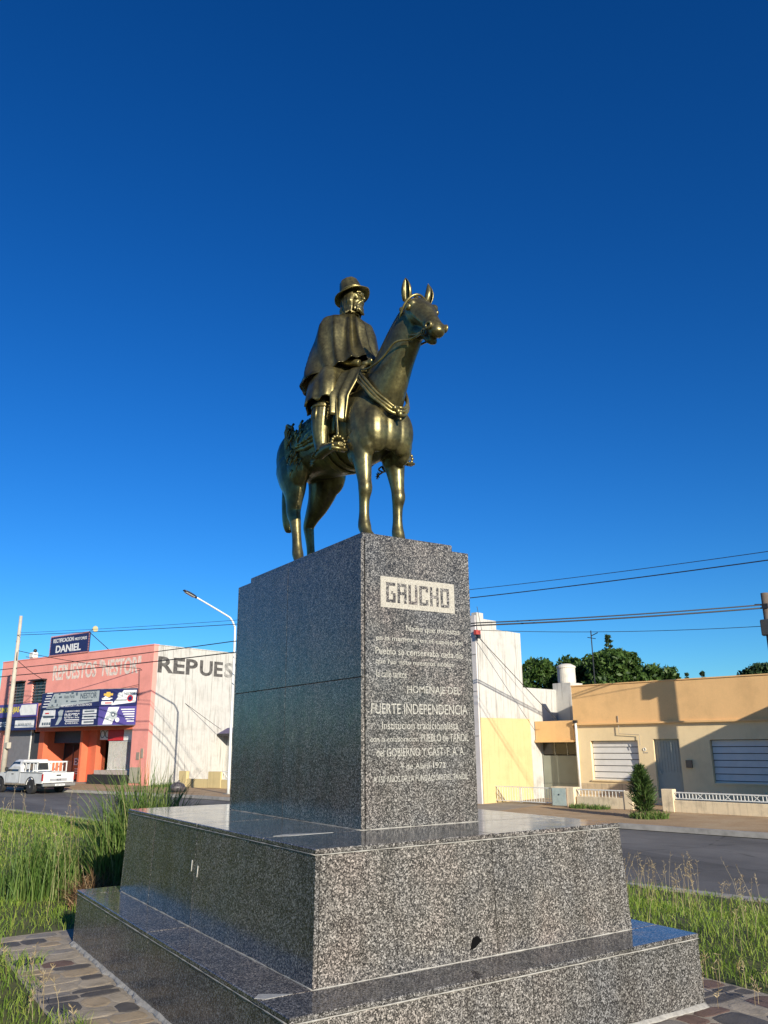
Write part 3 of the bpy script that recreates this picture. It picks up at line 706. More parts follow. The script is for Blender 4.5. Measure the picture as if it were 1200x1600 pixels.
# boots, spurs, stirrups
for sx in (-1, 1):
    bt = MB()
    bt.tube([P3(sx*.335, .90, 1.36), P3(sx*.345, .91, 1.24), P3(sx*.35, .915, 1.10), P3(sx*.345, .905, .99), P3(sx*.345, .90, .93)], [.097, .096, .080, .062, .060], 16, True, None, 3)
    bt.tube([P3(sx*.345, .955, .905), P3(sx*.345, .89, .93), P3(sx*.345, .77, .925), P3(sx*.34, .65, .905), P3(sx*.338, .58, .90)], [(.042, .044), (.046, .055), (.048, .045), (.047, .034), (.03, .022)], 14, True, (1, 0, 0), 3)
    for k in range(7): bt.torus(P3(sx*.346, .904, .96+.014*k), (1, 0, 0), (0, 1, 0), .052+.001*k, .007, 16, 6)
    link('boot', remesh(bt, .006, 1), BRONZE, rider)
    part(MB().torus(P3(sx*.336, .902, 1.335), (1, 0, 0), (0, 1, .1), .097, .014, 20, 8), 'boot_cuff', rider)
    fl = MB()
    for q in (-.035, .0, .035): fl.tube([P3(sx*(.335+.085), .90+q, 1.33), P3(sx*(.335+.095), .905+q, 1.24), P3(sx*(.335+.082), .91+q*.6, 1.17)], [.012, .013, .006], 6)
    part(fl, 'garter', rider)
    part(MB().tube([P3(sx*.33, .70, 1.38), P3(sx*.345, .655, 1.18), P3(sx*.345, .625, .96)], [(.022, .008), (.018, .007), (.013, .006)], 8, True, (0, 1, 0), 3), 'stirrup_strap', rider)
    st = MB(); c = P3(sx*.345, .615, .915)
    for k in range(14):
        a = 2*math.pi*k/14; st.ell(c+Vector((math.cos(a)*.062, 0, math.sin(a)*.062)), (.015, .014, .015), 8, 6)
    st.box(c.x-.07, c.x+.07, c.y-.03, c.y+.03, c.z-.062, c.z-.044)
    part(st, 'stirrup', rider)
    sp = MB(); hcx = P3(sx*.345, 1.00, .895)
    sp.tube([P3(sx*.39, .95, .925), P3(sx*.385, 1.01, .915), hcx, P3(sx*.305, 1.01, .915), P3(sx*.30, .95, .925)], .008, 6, True, None, 3)
    sp.tube([hcx, P3(sx*.345, 1.085, .885)], .008, 6)
    for k in range(8):
        a = 2*math.pi*k/8; sp.tube([P3(sx*.345, 1.085, .885), P3(sx*.345, 1.085+math.cos(a)*.04, .885+math.sin(a)*.04)], [.008, .003], 5)
    part(sp, 'spur', rider)
# knife hilt tucked behind the sash
part(MB().tube([P3(-.19, 1.28, 1.72), P3(-.25, 1.22, 1.68)], [.014, .018], 8), 'knife_hilt', rider)
# ------------------------------------------------------------------ ground, road, pavements
def bend(s): return -max(0.0, s-28.0)*.14
def gz(x, y):
    t = x*V.x+y*V.y; s = x*U.x+y*U.y; t -= bend(s)
    k = min(1, max(0, (t-3.4)/4.8)); k = k*k*(3-2*k)
    return -.50*k
def m_soil():
    m, nt, b = newmat('lawn_soil'); v = coords(nt)
    n = tex(nt, v, 'TexNoise', Scale=3.0, Detail=8.0, Roughness=.7); n2 = tex(nt, v, 'TexNoise', Scale=.35, Detail=3.0)
    a = ramp(nt, n.outputs[0], [(.3, (.045, .05, .018)), (.5, (.085, .095, .03)), (.7, (.14, .125, .06))])
    c = ramp(nt, n2.outputs[0], [(.35, (.8, .9, .7)), (.65, (1.15, 1.05, .9))])
    nt.links.new(mix(nt, 1.0, a.outputs[0], c.outputs[0], 'MULTIPLY'), b.inputs['Base Color']); b.inputs['Roughness'].default_value = .95
    bump(nt, b, n.outputs[0], .6, .03); return m
SOIL = m_soil()
SS = [-2500, -300, -60, -20, 0, 14, 28, 50, 90, 160, 400, 2500]
def strip_rows(ts, ss=SS): return [[W(s, (t+bend(min(s, 160)) if abs(t) < 1000 else t), z) for t, z in ts] for s in ss]
gm = MB()
prof = [(-2500, 0)]+[(t, 0) for t in (-60, -20, -5, 0, 3.4)]+[(3.4+4.8*k/8, -.50*((k/8)**2*(3-2*k/8))) for k in range(1, 9)]+[(8.45, -.52), (8.6, -.68), (22, -.68), (60, -.68), (300, -.68), (2500, -.68)]
rows = strip_rows(prof)
gm.rings(rows, cap=False, closed=False)
struct(gm.build('ground', SOIL, smooth=True))
def m_asphalt():
    m, nt, b = newmat('worn_asphalt'); v = coords(nt)
    n = tex(nt, v, 'TexNoise', Scale=.5, Detail=6.0, Roughness=.6); n2 = tex(nt, v, 'TexNoise', Scale=90.0, Detail=3.0)
    c = ramp(nt, n.outputs[0], [(.35, (.10, .098, .094)), (.6, (.15, .146, .137))]); f = ramp(nt, n2.outputs[0], [(.35, (.75,)*3), (.65, (1.2,)*3)])
    st = tex(nt, coords(nt, 'Object', (.6, .03, 1)), 'TexNoise', Scale=1.5, Detail=4.0); sr = ramp(nt, st.outputs[0], [(.4, (.85,)*3), (.6, (1.1,)*3)])
    col = mix(nt, 1.0, mix(nt, 1.0, c.outputs[0], f.outputs[0], 'MULTIPLY'), sr.outputs[0], 'MULTIPLY')
    vo = tex(nt, coords(nt, 'Object', (.35, .35, 1)), 'TexVoronoi', Scale=1.0); vo.feature = 'DISTANCE_TO_EDGE'; dn = tex(nt, v, 'TexNoise', Scale=2.0, Detail=6.0)
    ck = ramp(nt, math_(nt, 'ADD', vo.outputs['Distance'], math_(nt, 'MULTIPLY', dn.outputs[0], .05)), [(.024, (.45,)*3), (.034, (1,)*3)]); pa_ = tex(nt, coords(nt, 'Object', (.22, .10, 1)), 'TexVoronoi', Scale=1.0); sp_ = nt.nodes.new('ShaderNodeSeparateColor'); nt.links.new(pa_.outputs['Color'], sp_.inputs[0])
    pr = ramp(nt, sp_.outputs[0], [(.0, (.72,)*3), (.3, (1,)*3), (.8, (1.15,)*3)], 'CONSTANT'); col = mix(nt, .8, col, ck.outputs[0], 'MULTIPLY'); col = mix(nt, .7, col, pr.outputs[0], 'MULTIPLY')
    nt.links.new(col, b.inputs['Base Color']); b.inputs['Roughness'].default_value = .85; bump(nt, b, n2.outputs[0], .4, .01); return m
def sheet(name, t0, t1, z, mat, th=.12, s0=-70, s1=150):
    ss = [s0, -30, 0, 14, 28, 45, 70, s1]; mb = MB(); rows = []
    for s in ss:
        rows.append([W(s, t0+bend(s), z-th), W(s, t1+bend(s), z-th), W(s, t1+bend(s), z), W(s, t0+bend(s), z)])
    o = mb.rings(rows).build(name, mat); return struct(o)
sheet('road', 8.62, 16.78, ROAD_Z, m_asphalt(), .06)
KERB = plain('kerb_concrete', (.34, .32, .285), .9, var=.25, scale=3, bmp=.4)
sheet('kerb', 16.78, 16.98, WALK_Z+.004, KERB); sheet('kerb', 8.44, 8.62, -.49, KERB)
def m_walk():
    m, nt, b = newmat('dusty_pavement'); v = coords(nt)
    n = tex(nt, v, 'TexNoise', Scale=.8, Detail=8.0, Roughness=.65); n2 = tex(nt, v, 'TexNoise', Scale=25.0, Detail=4.0)
    c = ramp(nt, n.outputs[0], [(.3, (.30, .20, .11)), (.5, (.42, .285, .155)), (.7, (.48, .37, .23))]); f = ramp(nt, n2.outputs[0], [(.3, (.8,)*3), (.7, (1.12,)*3)])
    nt.links.new(mix(nt, 1.0, c.outputs[0], f.outputs[0], 'MULTIPLY'), b.inputs['Base Color']); b.inputs['Roughness'].default_value = .95; bump(nt, b, n2.outputs[0], .4, .02); return m
sheet('pavement', 16.98, 32, WALK_Z, m_walk())

# paving of split stones round the monument
pav = struct(MB().box(-1.62, 2.55, -2.6, 3.78, -.03, .002).build('paving', plain('paving_mortar', (.34, .29, .22), .95, var=.25, scale=8, bmp=.5)))
STONES = [plain('paving_stone_ochre', (.36, .28, .18), .85, var=.3, scale=5, bmp=.5), plain('paving_stone_grey', (.24, .215, .185), .8, var=.3, scale=5, bmp=.5), plain('paving_stone_tan', (.38, .32, .235), .85, var=.3, scale=5, bmp=.5),
          plain('paving_stone_dark', (.095, .085, .075), .75, var=.3, scale=6, bmp=.5), plain('paving_stone_red', (.16, .10, .075), .8, var=.3, scale=6, bmp=.5)]
def stone(x0, x1, y0, y1, red=False):
    n = 12; c = Vector(((x0+x1)/2, (y0+y1)/2, 0)); pts = []
    for k in range(n):
        a = 2*math.pi*(k+random.uniform(-.25, .25))/n; e = 7.0
        cx, sy = math.cos(a), math.sin(a); rr = (abs(cx)**e+abs(sy)**e)**(-1/e)*random.uniform(.93, 1.05)
        pts.append((c.x+cx*rr*(x1-x0)/2, c.y+sy*rr*(y1-y0)/2))
    h = random.uniform(.0035, .0065); hi = [(c.x+(p[0]-c.x)*.84, c.y+(p[1]-c.y)*.84) for p in pts]
    mb = MB(); mb.rings([[(p[0], p[1], .0) for p in pts], [(p[0], p[1], h*.45) for p in pts], [(p[0], p[1], h) for p in hi]])
    mt = random.choices(STONES, (.08, .3, .12, .35, .15) if red else (.26, .24, .28, .22, .03))[0]
    mb.build('paving_stone', mt, pav)
y = -1.9
while y < 3.70:                               # the strip on the shaded side
    hgt = random.uniform(.10, .26); x = -1.60
    while x < -1.09:
        wd = random.uniform(.18, .42); wd = min(wd, -1.07-x)
        if wd > .06: stone(x+.004, x+wd-.004, y+.003, min(y+hgt, 3.74)-.003)
        x += wd
    y += hgt
x = -1.0
while x < 2.50:                               # in front, and the strip beyond the far corner
    wd = random.uniform(.14, .34); yy = -1.90
    while yy < -1.08:
        hh = min(random.uniform(.12, .36), -1.07-yy)
        if hh > .06: stone(x+.004, min(x+wd, 2.53)-.004, yy+.004, yy+hh-.004, x > 1.2)
        yy += hh
    x += wd
y = -1.06
while y < 3.7:
    hgt = random.uniform(.09, .22); x = 2.03
    while x < 2.50:
        wd = min(random.uniform(.14, .40), 2.53-x)
        if wd > .06: stone(x+.004, x+wd-.004, y+.004, y+hgt-.004, True)
        x += wd
    y += hgt
x = -1.05
while x < 2.0:
    wd = random.uniform(.15, .4); stone(x+.008, x+wd-.008, 3.21, 3.46); stone(x+.008, x+wd-.008, 3.48, 3.74); x += wd

# ------------------------------------------------------------------ building materials
def m_wall(name, col, streak=.35, dirt=(.30, .28, .24), dirt_amt=.35, low=0.0, scale=1.0):
    """painted plaster: soft blotches, rain streaks that run down, fine grain, peeling spots"""
    m, nt, b = newmat(name); v = coords(nt)
    n = tex(nt, v, 'TexNoise', Scale=.9*scale, Detail=8.0, Roughness=.65)
    s = tex(nt, coords(nt, 'Object', (6, 6, .35)), 'TexNoise', Scale=1.4, Detail=5.0, Roughness=.6)
    g = tex(nt, v, 'TexNoise', Scale=55.0, Detail=3.0)
    lo = tuple(c*.86 for c in col); hi = tuple(min(1, c*1.08) for c in col)
    c = ramp(nt, n.outputs[0], [(.3, lo), (.5, col), (.7, hi)]).outputs[0]
    f1 = ramp(nt, s.outputs[0], [(.52, (0,)*3), (.75, (streak,)*3)]); f2 = ramp(nt, n.outputs[0], [(.52, (0,)*3), (.8, (dirt_amt,)*3)])
    c = mix(nt, f1.outputs[0], c, dirt); c = mix(nt, f2.outputs[0], c, tuple(d*1.25 for d in dirt))
    gr = ramp(nt, g.outputs[0], [(.3, (.92,)*3), (.7, (1.06,)*3)]); c = mix(nt, 1.0, c, gr.outputs[0], 'MULTIPLY')
    nt.links.new(c, b.inputs['Base Color']); b.inputs['Roughness'].default_value = .85; b.inputs['Specular IOR Level'].default_value = .3
    bump(nt, b, g.outputs[0], .25, .008); return m
PINK = m_wall('salmon_paint', (.82, .33, .275), .16, (.50, .22, .18), .22)
WHITEW = m_wall('old_white_paint', (.53, .515, .475), .95, (.17, .16, .14), .85)
ORANGE = m_wall('orange_paint', (.82, .51, .23), .10, (.50, .30, .13), .15)
CREAM = m_wall('cream_paint', (.84, .66, .39), .12, (.50, .40, .26), .2)
LOWW = m_wall('stained_cream_wall', (.76, .62, .41), .6, (.24, .20, .14), .9, scale=2.2)
YELLOW = m_wall('pale_yellow_paint', (.60, .48, .24), .40, (.32, .25, .13), .60)
LILAC = m_wall('pale_grey_paint', (.62, .58, .56), .2, (.45, .42, .40), .2)
REDW = m_wall('shop_orange_red', (.66, .16, .08), .1, (.4, .1, .06), .12)
GREYM = plain('grey_shutter', (.17, .17, .18), .55, scale=3)
NAVY = plain('navy_board', (.018, .022, .10), .45, scale=2); PURPLE = plain('purple_board', (.085, .065, .26), .45, scale=2)
SILVER = plain('silver_board', (.42, .46, .46), .4, scale=2); WHITE = plain('white_board', (.78, .78, .76), .5, scale=3)
DARKB = plain('black_paint', (.02, .02, .022), .5); YELP = plain('yellow_print', (.75, .62, .06), .5); REDP = plain('red_print', (.55, .03, .04), .5); GOLD = plain('gold_print', (.65, .42, .08), .35)
BLUEG = plain('slate_print', (.10, .13, .16), .5); METALW = plain('white_metal', (.70, .70, .66), .45, scale=8); STEEL = plain('galvanised_steel', (.42, .42, .40), .4, .7, scale=9)
WOODP = plain('weathered_pole_wood', (.13, .10, .075), .85, var=.25, scale=4, bmp=.5); CONCP = plain('concrete_pole', (.45, .41, .33), .85, var=.15, scale=3, bmp=.3)
def m_glass(name, col=(.02, .025, .03)):
    m, nt, b = newmat(name); b.inputs['Base Color'].default_value = col+(1,); b.inputs['Roughness'].default_value = .06; b.inputs['Specular IOR Level'].default_value = .8; return m
GLASS = m_glass('dark_window_glass'); FADED = plain('faded_letter_paint', (.72, .60, .52), .85, var=.35, scale=5); CHAR = plain('charcoal_letter_paint', (.085, .08, .075), .85, var=.9, scale=3.2); CHAR2 = plain('faded_charcoal_paint', (.27, .26, .24), .85, var=.6, scale=3.2)

# ------------------------------------------------------------------ pink shop: local x into the plot, y along the facade, z up
PO = Vector((11.10, 40.96, WALK_Z)); PROT = R(21)
shop = thing('pink_shop', 'two storey salmon pink spare parts shop with white painted side wall', 'building', PO, PROT)
H = 7.62; L = 16.0
def B(par, name, mat, *b, bev=0.0): return MB().box(*b, bev=bev).build(name, mat, par)
B(shop, 'side_wall', WHITEW, .30, 15, 0, .25, 0, H)
B(shop, 'corner_pier', PINK, 0, .298, 0, 1.42, 0, 3.25)
up = MB().box(0, .298, 0, 10.55, 3.252, H).box(0, .298, 12.12, 12.98, 3.252, H).box(0, .298, 14.36, L, 3.252, H).box(0, .298, 10.55, 12.12, 3.252, 4.75).box(0, .298, 10.55, 12.12, 6.22, H).box(0, .298, 12.98, 14.36, 3.252, 4.75).box(0, .298, 12.98, 14.36, 6.22, H)
up.build('upper_wall', PINK, shop)
B(shop, 'pier', REDW, .75, 1.05, 5.75, 6.55, 0, 3.19); B(shop, 'pier', REDW, .30, .60, 10.62, 11.15, 0, 3.25); B(shop, 'lintel', REDW, .0, .298, 1.42, 11.15, 3.0, 3.25); B(shop, 'pier', PINK, 0, .30, 15.2, L, 0, 3.25)
B(shop, 'back_wall', WHITEW, 14.7, 15, .252, L, 0, H); B(shop, 'end_wall', PINK, .30, 14.698, L-.25, L, 0, H)
B(shop, 'roof', plain('roof_membrane', (.25, .24, .23), .9), .30, 14.7, .252, L-.252, H-.5, H-.35)
B(shop, 'coping', PINK, -.03, .33, -.03, L, H+.002, H+.06); B(shop, 'coping', WHITEW, .332, 15.0, -.03, .28, H+.002, H+.05)
# recess of the shop front
B(shop, 'recess_ceiling', plain('recess_ceiling', (.35, .33, .32), .9), .302, 2.6, 1.42, 15.2, 3.20, 3.25)
B(shop, 'recess_wall', REDW, 2.0, 2.2, 6.9, 11.2, 0, 3.19); B(shop, 'recess_wall', WHITEW, 2.4, 2.6, 1.42, 6.6, 0, 3.19); B(shop, 'recess_side', REDW, .302, 2.4, 1.20, 1.42, 0, 3.19)
B(shop, 'shop_floor', plain('shop_floor', (.24, .2, .17), .8), .0, 2.6, 1.42, 11, .0, .06)
B(shop, 'recess_side', REDW, .302, 2.0, 10.9, 11.12, 0, 3.19); B(shop, 'recess_side', REDW, .302, 2.0, 6.55, 6.75, .06, 3.19)
B(shop, 'header_board', plain('slate_header', (.055, .075, .10), .6), 1.2, 1.3, 6.76, 10.88, 2.3, 3.18)
def framed(par, name, mat, fmat, x, y0, y1, z0, z1, nv=1, nh=0, d=.06, t=.05, pane=GLASS):
    """window in a wall facing -x: pane, frame bars"""
    wd = B(par, name, fmat, x, x+d, y0, y1, z0, z0+t)
    m = MB().box(x, x+d, y0, y1, z1-t, z1).box(x, x+d, y0, y0+t, z0+t, z1-t).box(x, x+d, y1-t, y1, z0+t, z1-t)
    for k in range(1, nv): yy = y0+(y1-y0)*k/nv; m.box(x+.005, x+d-.005, yy-t/2, yy+t/2, z0+t, z1-t)
    for k in range(1, nh): zz = z0+(z1-z0)*k/nh; m.box(x+.008, x+d-.008, y0+t, y1-t, zz-t/3, zz+t/3)
    m.build('frame', fmat, wd); MB().box(x+d*.45, x+d*.6, y0+t, y1-t, z0+t, z1-t).build('pane', pane, wd); return wd
dr = framed(shop, 'shop_door', None, plain('dark_frame', (.05, .05, .055), .5), 1.93, 6.8, 10.85, .06, 2.28, 4, 2)
put_text('EXEDU', WHITE, shop, (1.915, 9.6, .95), (0, -1, 0), 1.9, .42, .02, .01)
for k, zz in enumerate((.42, .56, .70)): B(shop, 'print_line', WHITE, 1.915, 1.925, 7.9, 9.5, zz, zz+.05)
wn = framed(shop, 'shop_window', None, METALW, 2.33, 1.7, 4.4, .6, 2.6, 2, 1)
sb = framed(shop, 'shop_window', None, METALW, 2.33, 4.7, 6.3, .06, 2.6, 2, 1)
for (a, b, c, d, mt) in ((4.0, 3.1, .75, 1.45, SILVER), (2.95, 1.8, .75, 1.35, WHITE), (2.9, 1.9, 1.5, 2.3, REDP), (5.0, 4.78, 1.0, 1.5, WHITE), (6.0, 5.4, .9, 1.4, WHITE), (6.1, 5.5, 1.6, 2.1, WHITE)):
    B(shop, 'poster', mt, 2.31, 2.325, b, a, c, d)
put_text('EXEDTEC', NAVY, shop, (2.305, 3.95, 1.0), (0, -1, 0), .8, .18, .02, .004)
g = MB()
for k in range(34): yy = 1.5+k*.085; g.box(.62, .64, yy, yy+.018, .78, 2.35)
g.box(.61, .65, 1.45, 4.35, .76, .80); g.box(.61, .65, 1.45, 4.35, 2.33, 2.37)
o = g.build('window_grille', METALW, shop); o['kind'] = 'stuff'
B(shop, 'fascia_panel', WHITE, .55, .70, 1.45, 2.9, 2.40, 3.15); B(shop, 'fascia_panel', REDP, .55, .70, 2.95, 4.4, 2.40, 3.15)
B(shop, 'air_conditioner', WHITE, .9, 1.2, 4.7, 5.7, 2.45, 3.1, bev=.03)
for yy in (4.95, 5.42): MB().torus((.895, yy, 2.78), (0, 1, 0), (0, 0, 1), .20, .02, 18, 6).build('fan_grille', DARKB, shop)
B(shop, 'planter', plain('black_planter', (.028, .026, .025), .6), -.12, .35, 1.75, 5.15, 0, .52, bev=.02)
B(shop, 'ledge', plain('shop_ledge', (.45, .38, .33), .8), .36, .60, 1.44, 5.2, .0, .75)
B(shop, 'meter_box', plain('meter_grey', (.30, .25, .2), .7), -.03, .0, .62, .88, 1.35, 1.75); B(shop, 'meter_box', plain('meter_grey2', (.33, .28, .22), .7), -.03, .0, .30, .5, 1.45, 1.95); B(shop, 'meter_box', plain('meter_grey3', (.38, .36, .27), .7), -.035, .0, .45, 1.35, .12, .95)
# upper windows with bars
for (a, b) in ((10.6, 12.08), (13.02, 14.32)):
    wv = framed(shop, 'window', None, DARKB, .10, a, b, 4.78, 6.19, 3, 3, .06, .07)
    bb = MB()
    for k in range(7): zz = 4.9+k*.19; bb.box(.05, .065, a, b, zz, zz+.05)
    bb.build('window_bars', plain('bar_grey', (.16, .17, .17), .6), wv)
    B(shop, 'window_hood', DARKB, -.28, .05, a-.12, b+.12, 6.20, 6.27)
# left bay
B(shop, 'roller_shutter', GREYM, .34, .42, 12.2, 15.18, 0, 3.2); B(shop, 'side_door', plain('dark_door', (.05, .05, .052), .6), .34, .44, 11.2, 12.1, 0, 2.9)
B(shop, 'door_jamb', METALW, .30, .46, 12.1, 12.2, 0, 3.2)
# painted name on the facade, reading from the far end towards the corner
put_text('REPUESTOS "NESTOR"', FADED, shop, (-.002, 9.88, 6.10), (0, -1, 0), 8.8, 1.0, .03, .006, split=True)
# side wall lettering, the last letters more faded
put_text('REP', CHAR, shop, (.34, -.002, 6.10), (1, 0, 0), 2.95, .92, .03, .006, split=True); put_text('UE', CHAR, shop, (3.45, -.002, 6.10), (1, 0, 0), 1.85, .92, .03, .006, split=True); put_text('STOS', CHAR2, shop, (5.42, -.002, 6.10), (1, 0, 0), 3.8, .92, .03, .006, split=True)
# sign boards: a front panel and a panel folding back to the wall
sg = thing('shop_sign', 'large folded shop sign with silver, navy and purple printed panels over the entrance', 'sign', PO, PROT)
A0, A1, A2 = Vector((-1.0, 9.20, 0)), Vector((-1.0, 3.28, 0)), Vector((-.10, 1.10, 0))
def panel(p, q, z0, z1, mat, name, th=.06):
    d = (q-p).normalized(); n = Vector((d.y, -d.x, 0)); n = n if n.x < 0 else -n
    b = [p, q, q-n*th, p-n*th]
    return MB().prism([Vector((k.x, k.y, z0)) for k in b], (0, 0, z1-z0)).build(name, mat, sg), d, n
def on_panel(p, q, poly, mat, name='print', off=.004, parent=None):
    """flat print: poly of (fraction along p..q, z)"""
    d = q-p; dn = d.normalized(); n = Vector((dn.y, -dn.x, 0)); n = n if n.x < 0 else -n
    pts = [p+d*f+n*off+Vector((0, 0, z)) for f, z in poly]
    return MB().prism(pts, -n*.003).build(name, mat, parent or sg)
def rect(p, q, f0, f1, z0, z1, mat, off=.004, name='print'): return on_panel(p, q, [(f0, z0), (f1, z0), (f1, z1), (f0, z1)], mat, name, off)
ZB, ZM, ZT = 3.24, 4.28, 5.24
panel(A0, A1, ZM+.01, ZT, NAVY, 'upper_panel'); panel(A0, A1, ZB, ZM-.01, NAVY, 'lower_panel'); panel(A1, A2, ZM+.01, ZT, NAVY, 'upper_panel'); panel(A1, A2, ZB, ZM-.01, PURPLE, 'lower_panel')
on_panel(A0, A1, [(.10, ZM+.04), (.985, ZM+.30), (.985, ZT-.06), (.22, ZT-.06)], SILVER); on_panel(A0, A1, [(.10, ZM+.03), (.32, ZM+.03), (.36, ZM+.16), (.13, ZM+.16)], SILVER)
def ptext(p, q, f0, f1, z, h, body, mat, bold=.02, off=.010):
    d = q-p; dn = d.normalized(); n = Vector((dn.y, -dn.x, 0)); n = n if n.x < 0 else -n
    o = p+d*f0+n*off; put_text(body, mat, sg, (o.x, o.y, z), d, d.length*(f1-f0), h, bold, .003)
ptext(A0, A1, .68, .95, ZM+.50, .32, 'NESTOR', BLUEG); ptext(A0, A1, .74, .94, ZM+.86, .10, 'REPUESTOS', BLUEG, .01); ptext(A0, A1, .40, .58, ZM+.58, .20, 'Auto Parts', BLUEG, .01)
ptext(A0, A1, .36, .88, ZM+.08, .13, 'REPUESTOS Y ACCESORIOS', WHITE, .01)
for k in range(6): rect(A0, A1, .03+.012*k, .13+.012*k, ZM+.12+.16*k, ZM+.18+.16*k, WHITE)
for (f, z, wv, h) in ((.30, .82, .03, .12), (.24, .35, .035, .2), (.31, .62, .05, .1), (.42, .85, .06, .14), (.52, .80, .04, .2), (.60, .70, .03, .18), (.22, .62, .02, .12), (.44, .36, .03, .1), (.52, .34, .10, .07), (.66, .36, .22, .05), (.28, .16, .02, .13), (.19, .16, .03, .10)):
    rect(A0, A1, f, f+wv, ZM+z, ZM+z+h, BLUEG, .008)
on_panel(A0, A1, [(.0, ZB+.02), (.20, ZB+.02), (.20, ZB+.48), (.27, ZB+.48), (.27, ZM-.04), (.06, ZM-.04)], WHITE)
for k in range(4): rect(A0, A1, .05+.04*k, .08+.04*k, ZB+.10, ZB+.26, BLUEG, .008)
rect(A0, A1, .06, .25, ZB+.52, ZB+.64, BLUEG, .008); rect(A0, A1, .09, .16, ZB+.75, ZB+.83, REDP, .008)
on_panel(A0, A1, [(.29, ZB+.08), (.34, ZB+.12), (.39, ZB+.40), (.41, ZM-.10), (.36, ZM-.06), (.32, ZM-.20), (.34, ZB+.55)], SILVER)
ptext(A0, A1, .44, .69, ZB+.45, .28, 'ENECTEC', WHITE); ptext(A0, A1, .45, .69, ZB+.80, .10, 'LABORATORIO', WHITE, .01); ptext(A0, A1, .46, .69, ZB+.12, .09, 'DIESEL', WHITE, .01)
rect(A0, A1, .44, .69, ZB+.34, ZB+.39, WHITE); rect(A0, A1, .46, .69, ZB+.26, ZB+.30, WHITE)
for z0 in (.08, .38, .68): rect(A0, A1, .74, .965 if z0 > .1 else .93, ZB+z0, ZB+z0+.24, WHITE)
for z0 in (.16, .46, .76): rect(A0, A1, .77, .93, ZB+z0, ZB+z0+.08, BLUEG, .008)
on_panel(A1, A2, [(.33, ZM+.06), (.97, ZM+.20), (.985, ZT-.08), (.64, ZT-.08)], WHITE); rect(A1, A2, .05, .36, ZM+.10, ZM+.28, WHITE); rect(A1, A2, .15, .33, ZM+.15, ZM+.22, REDP, .008)
on_panel(A1, A2, [(.10, ZT-.24), (.17, ZT-.24), (.17, ZT-.16), (.28, ZT-.16), (.28, ZT-.24), (.35, ZT-.24), (.35, ZT-.36), (.28, ZT-.36), (.28, ZT-.44), (.17, ZT-.44), (.17, ZT-.36), (.10, ZT-.36)], GOLD)
rect(A1, A2, .06, .34, ZT-.54, ZT-.49, WHITE); on_panel(A1, A2, [(.05, ZM+.42), (.16, ZM+.58), (.22, ZM+.50), (.30, ZM+.42), (.28, ZM+.36), (.08, ZM+.36)], WHITE)
ptext(A1, A2, .66, .96, ZT-.36, .16, 'NESTOR', BLUEG, .01)
def disc(p, q, f, z, r, mat, off): return on_panel(p, q, [(f+r/(q-p).length*math.cos(2*math.pi*k/18), z+r*math.sin(2*math.pi*k/18)) for k in range(18)], mat, 'round_mark', off)
disc(A1, A2, .82, ZM+.42, .19, REDP, .008); disc(A1, A2, .82, ZM+.42, .12, NAVY, .012); disc(A1, A2, .55, ZM+.60, .17, SILVER, .008); disc(A1, A2, .55, ZM+.60, .12, WHITE, .012)
rect(A1, A2, .42, .74, ZM+.30, ZM+.36, BLUEG, .008)
on_panel(A1, A2, [(.13, ZB+.04), (.38, ZB+.04), (.55, ZM-.05), (.26, ZM-.05)], WHITE); disc(A1, A2, .40, ZB+.55, .26, SILVER, .008); disc(A1, A2, .40, ZB+.58, .13, BLUEG, .012); disc(A1, A2, .52, ZB+.28, .13, WHITE, .010); disc(A1, A2, .26, ZB+.42, .12, SILVER, .008); disc(A1, A2, .40, ZB+.58, .06, WHITE, .016)
for k in range(6): rect(A1, A2, .60+.035*k, .965, ZB+.82-.13*k, ZB+.88-.13*k, WHITE)
# left strips
MB().prism([(-1.0, 9.2, ZB-.03), (-1.0, 3.28, ZB-.03), (-.1, 1.1, ZB-.03), (-.02, 9.2, ZB-.03)], (0, 0, .028)).build('soffit', plain('sign_soffit', (.2, .2, .2), .8), sg); MB().prism([(-1.0, 9.2, ZT+.001), (-1.0, 3.28, ZT+.001), (-.1, 1.1, ZT+.001), (-.02, 9.2, ZT+.001)], (0, 0, .028)).build('top_cover', plain('sign_soffit', (.2, .2, .2), .8), sg); B(sg, 'end_panel', NAVY, -.99, -.02, 9.16, 9.20, ZB, ZT)
for (z0, z1, mt) in ((3.95, 4.78, PURPLE), (3.12, 3.90, NAVY)): B(sg, 'strip_panel', mt, -.20, -.14, 10.95, 15.95, z0, z1)
put_text('INSUMOS BUJIAS', YELP, sg, (-.206, 15.9, 4.15), (0, -1, 0), 2.9, .46, .03, .004)
MB().prism([(-.206, 12.95, 4.36), (-.206, 12.75, 4.05), (-.206, 11.0, 4.05), (-.206, 11.0, 4.70), (-.206, 12.75, 4.70)], (-.003, 0, 0)).build('print', WHITE, sg)
B(sg, 'print', WHITE, -.210, -.204, 11.1, 13.3, 3.28, 3.74); put_text('EXEDTEC', WHITE, sg, (-.206, 15.8, 3.35), (0, -1, 0), 1.7, .32, .02, .004)
put_text('servicio tecnico', BLUEG, sg, (-.212, 12.9, 3.42), (0, -1, 0), 1.5, .16, .01, .003)
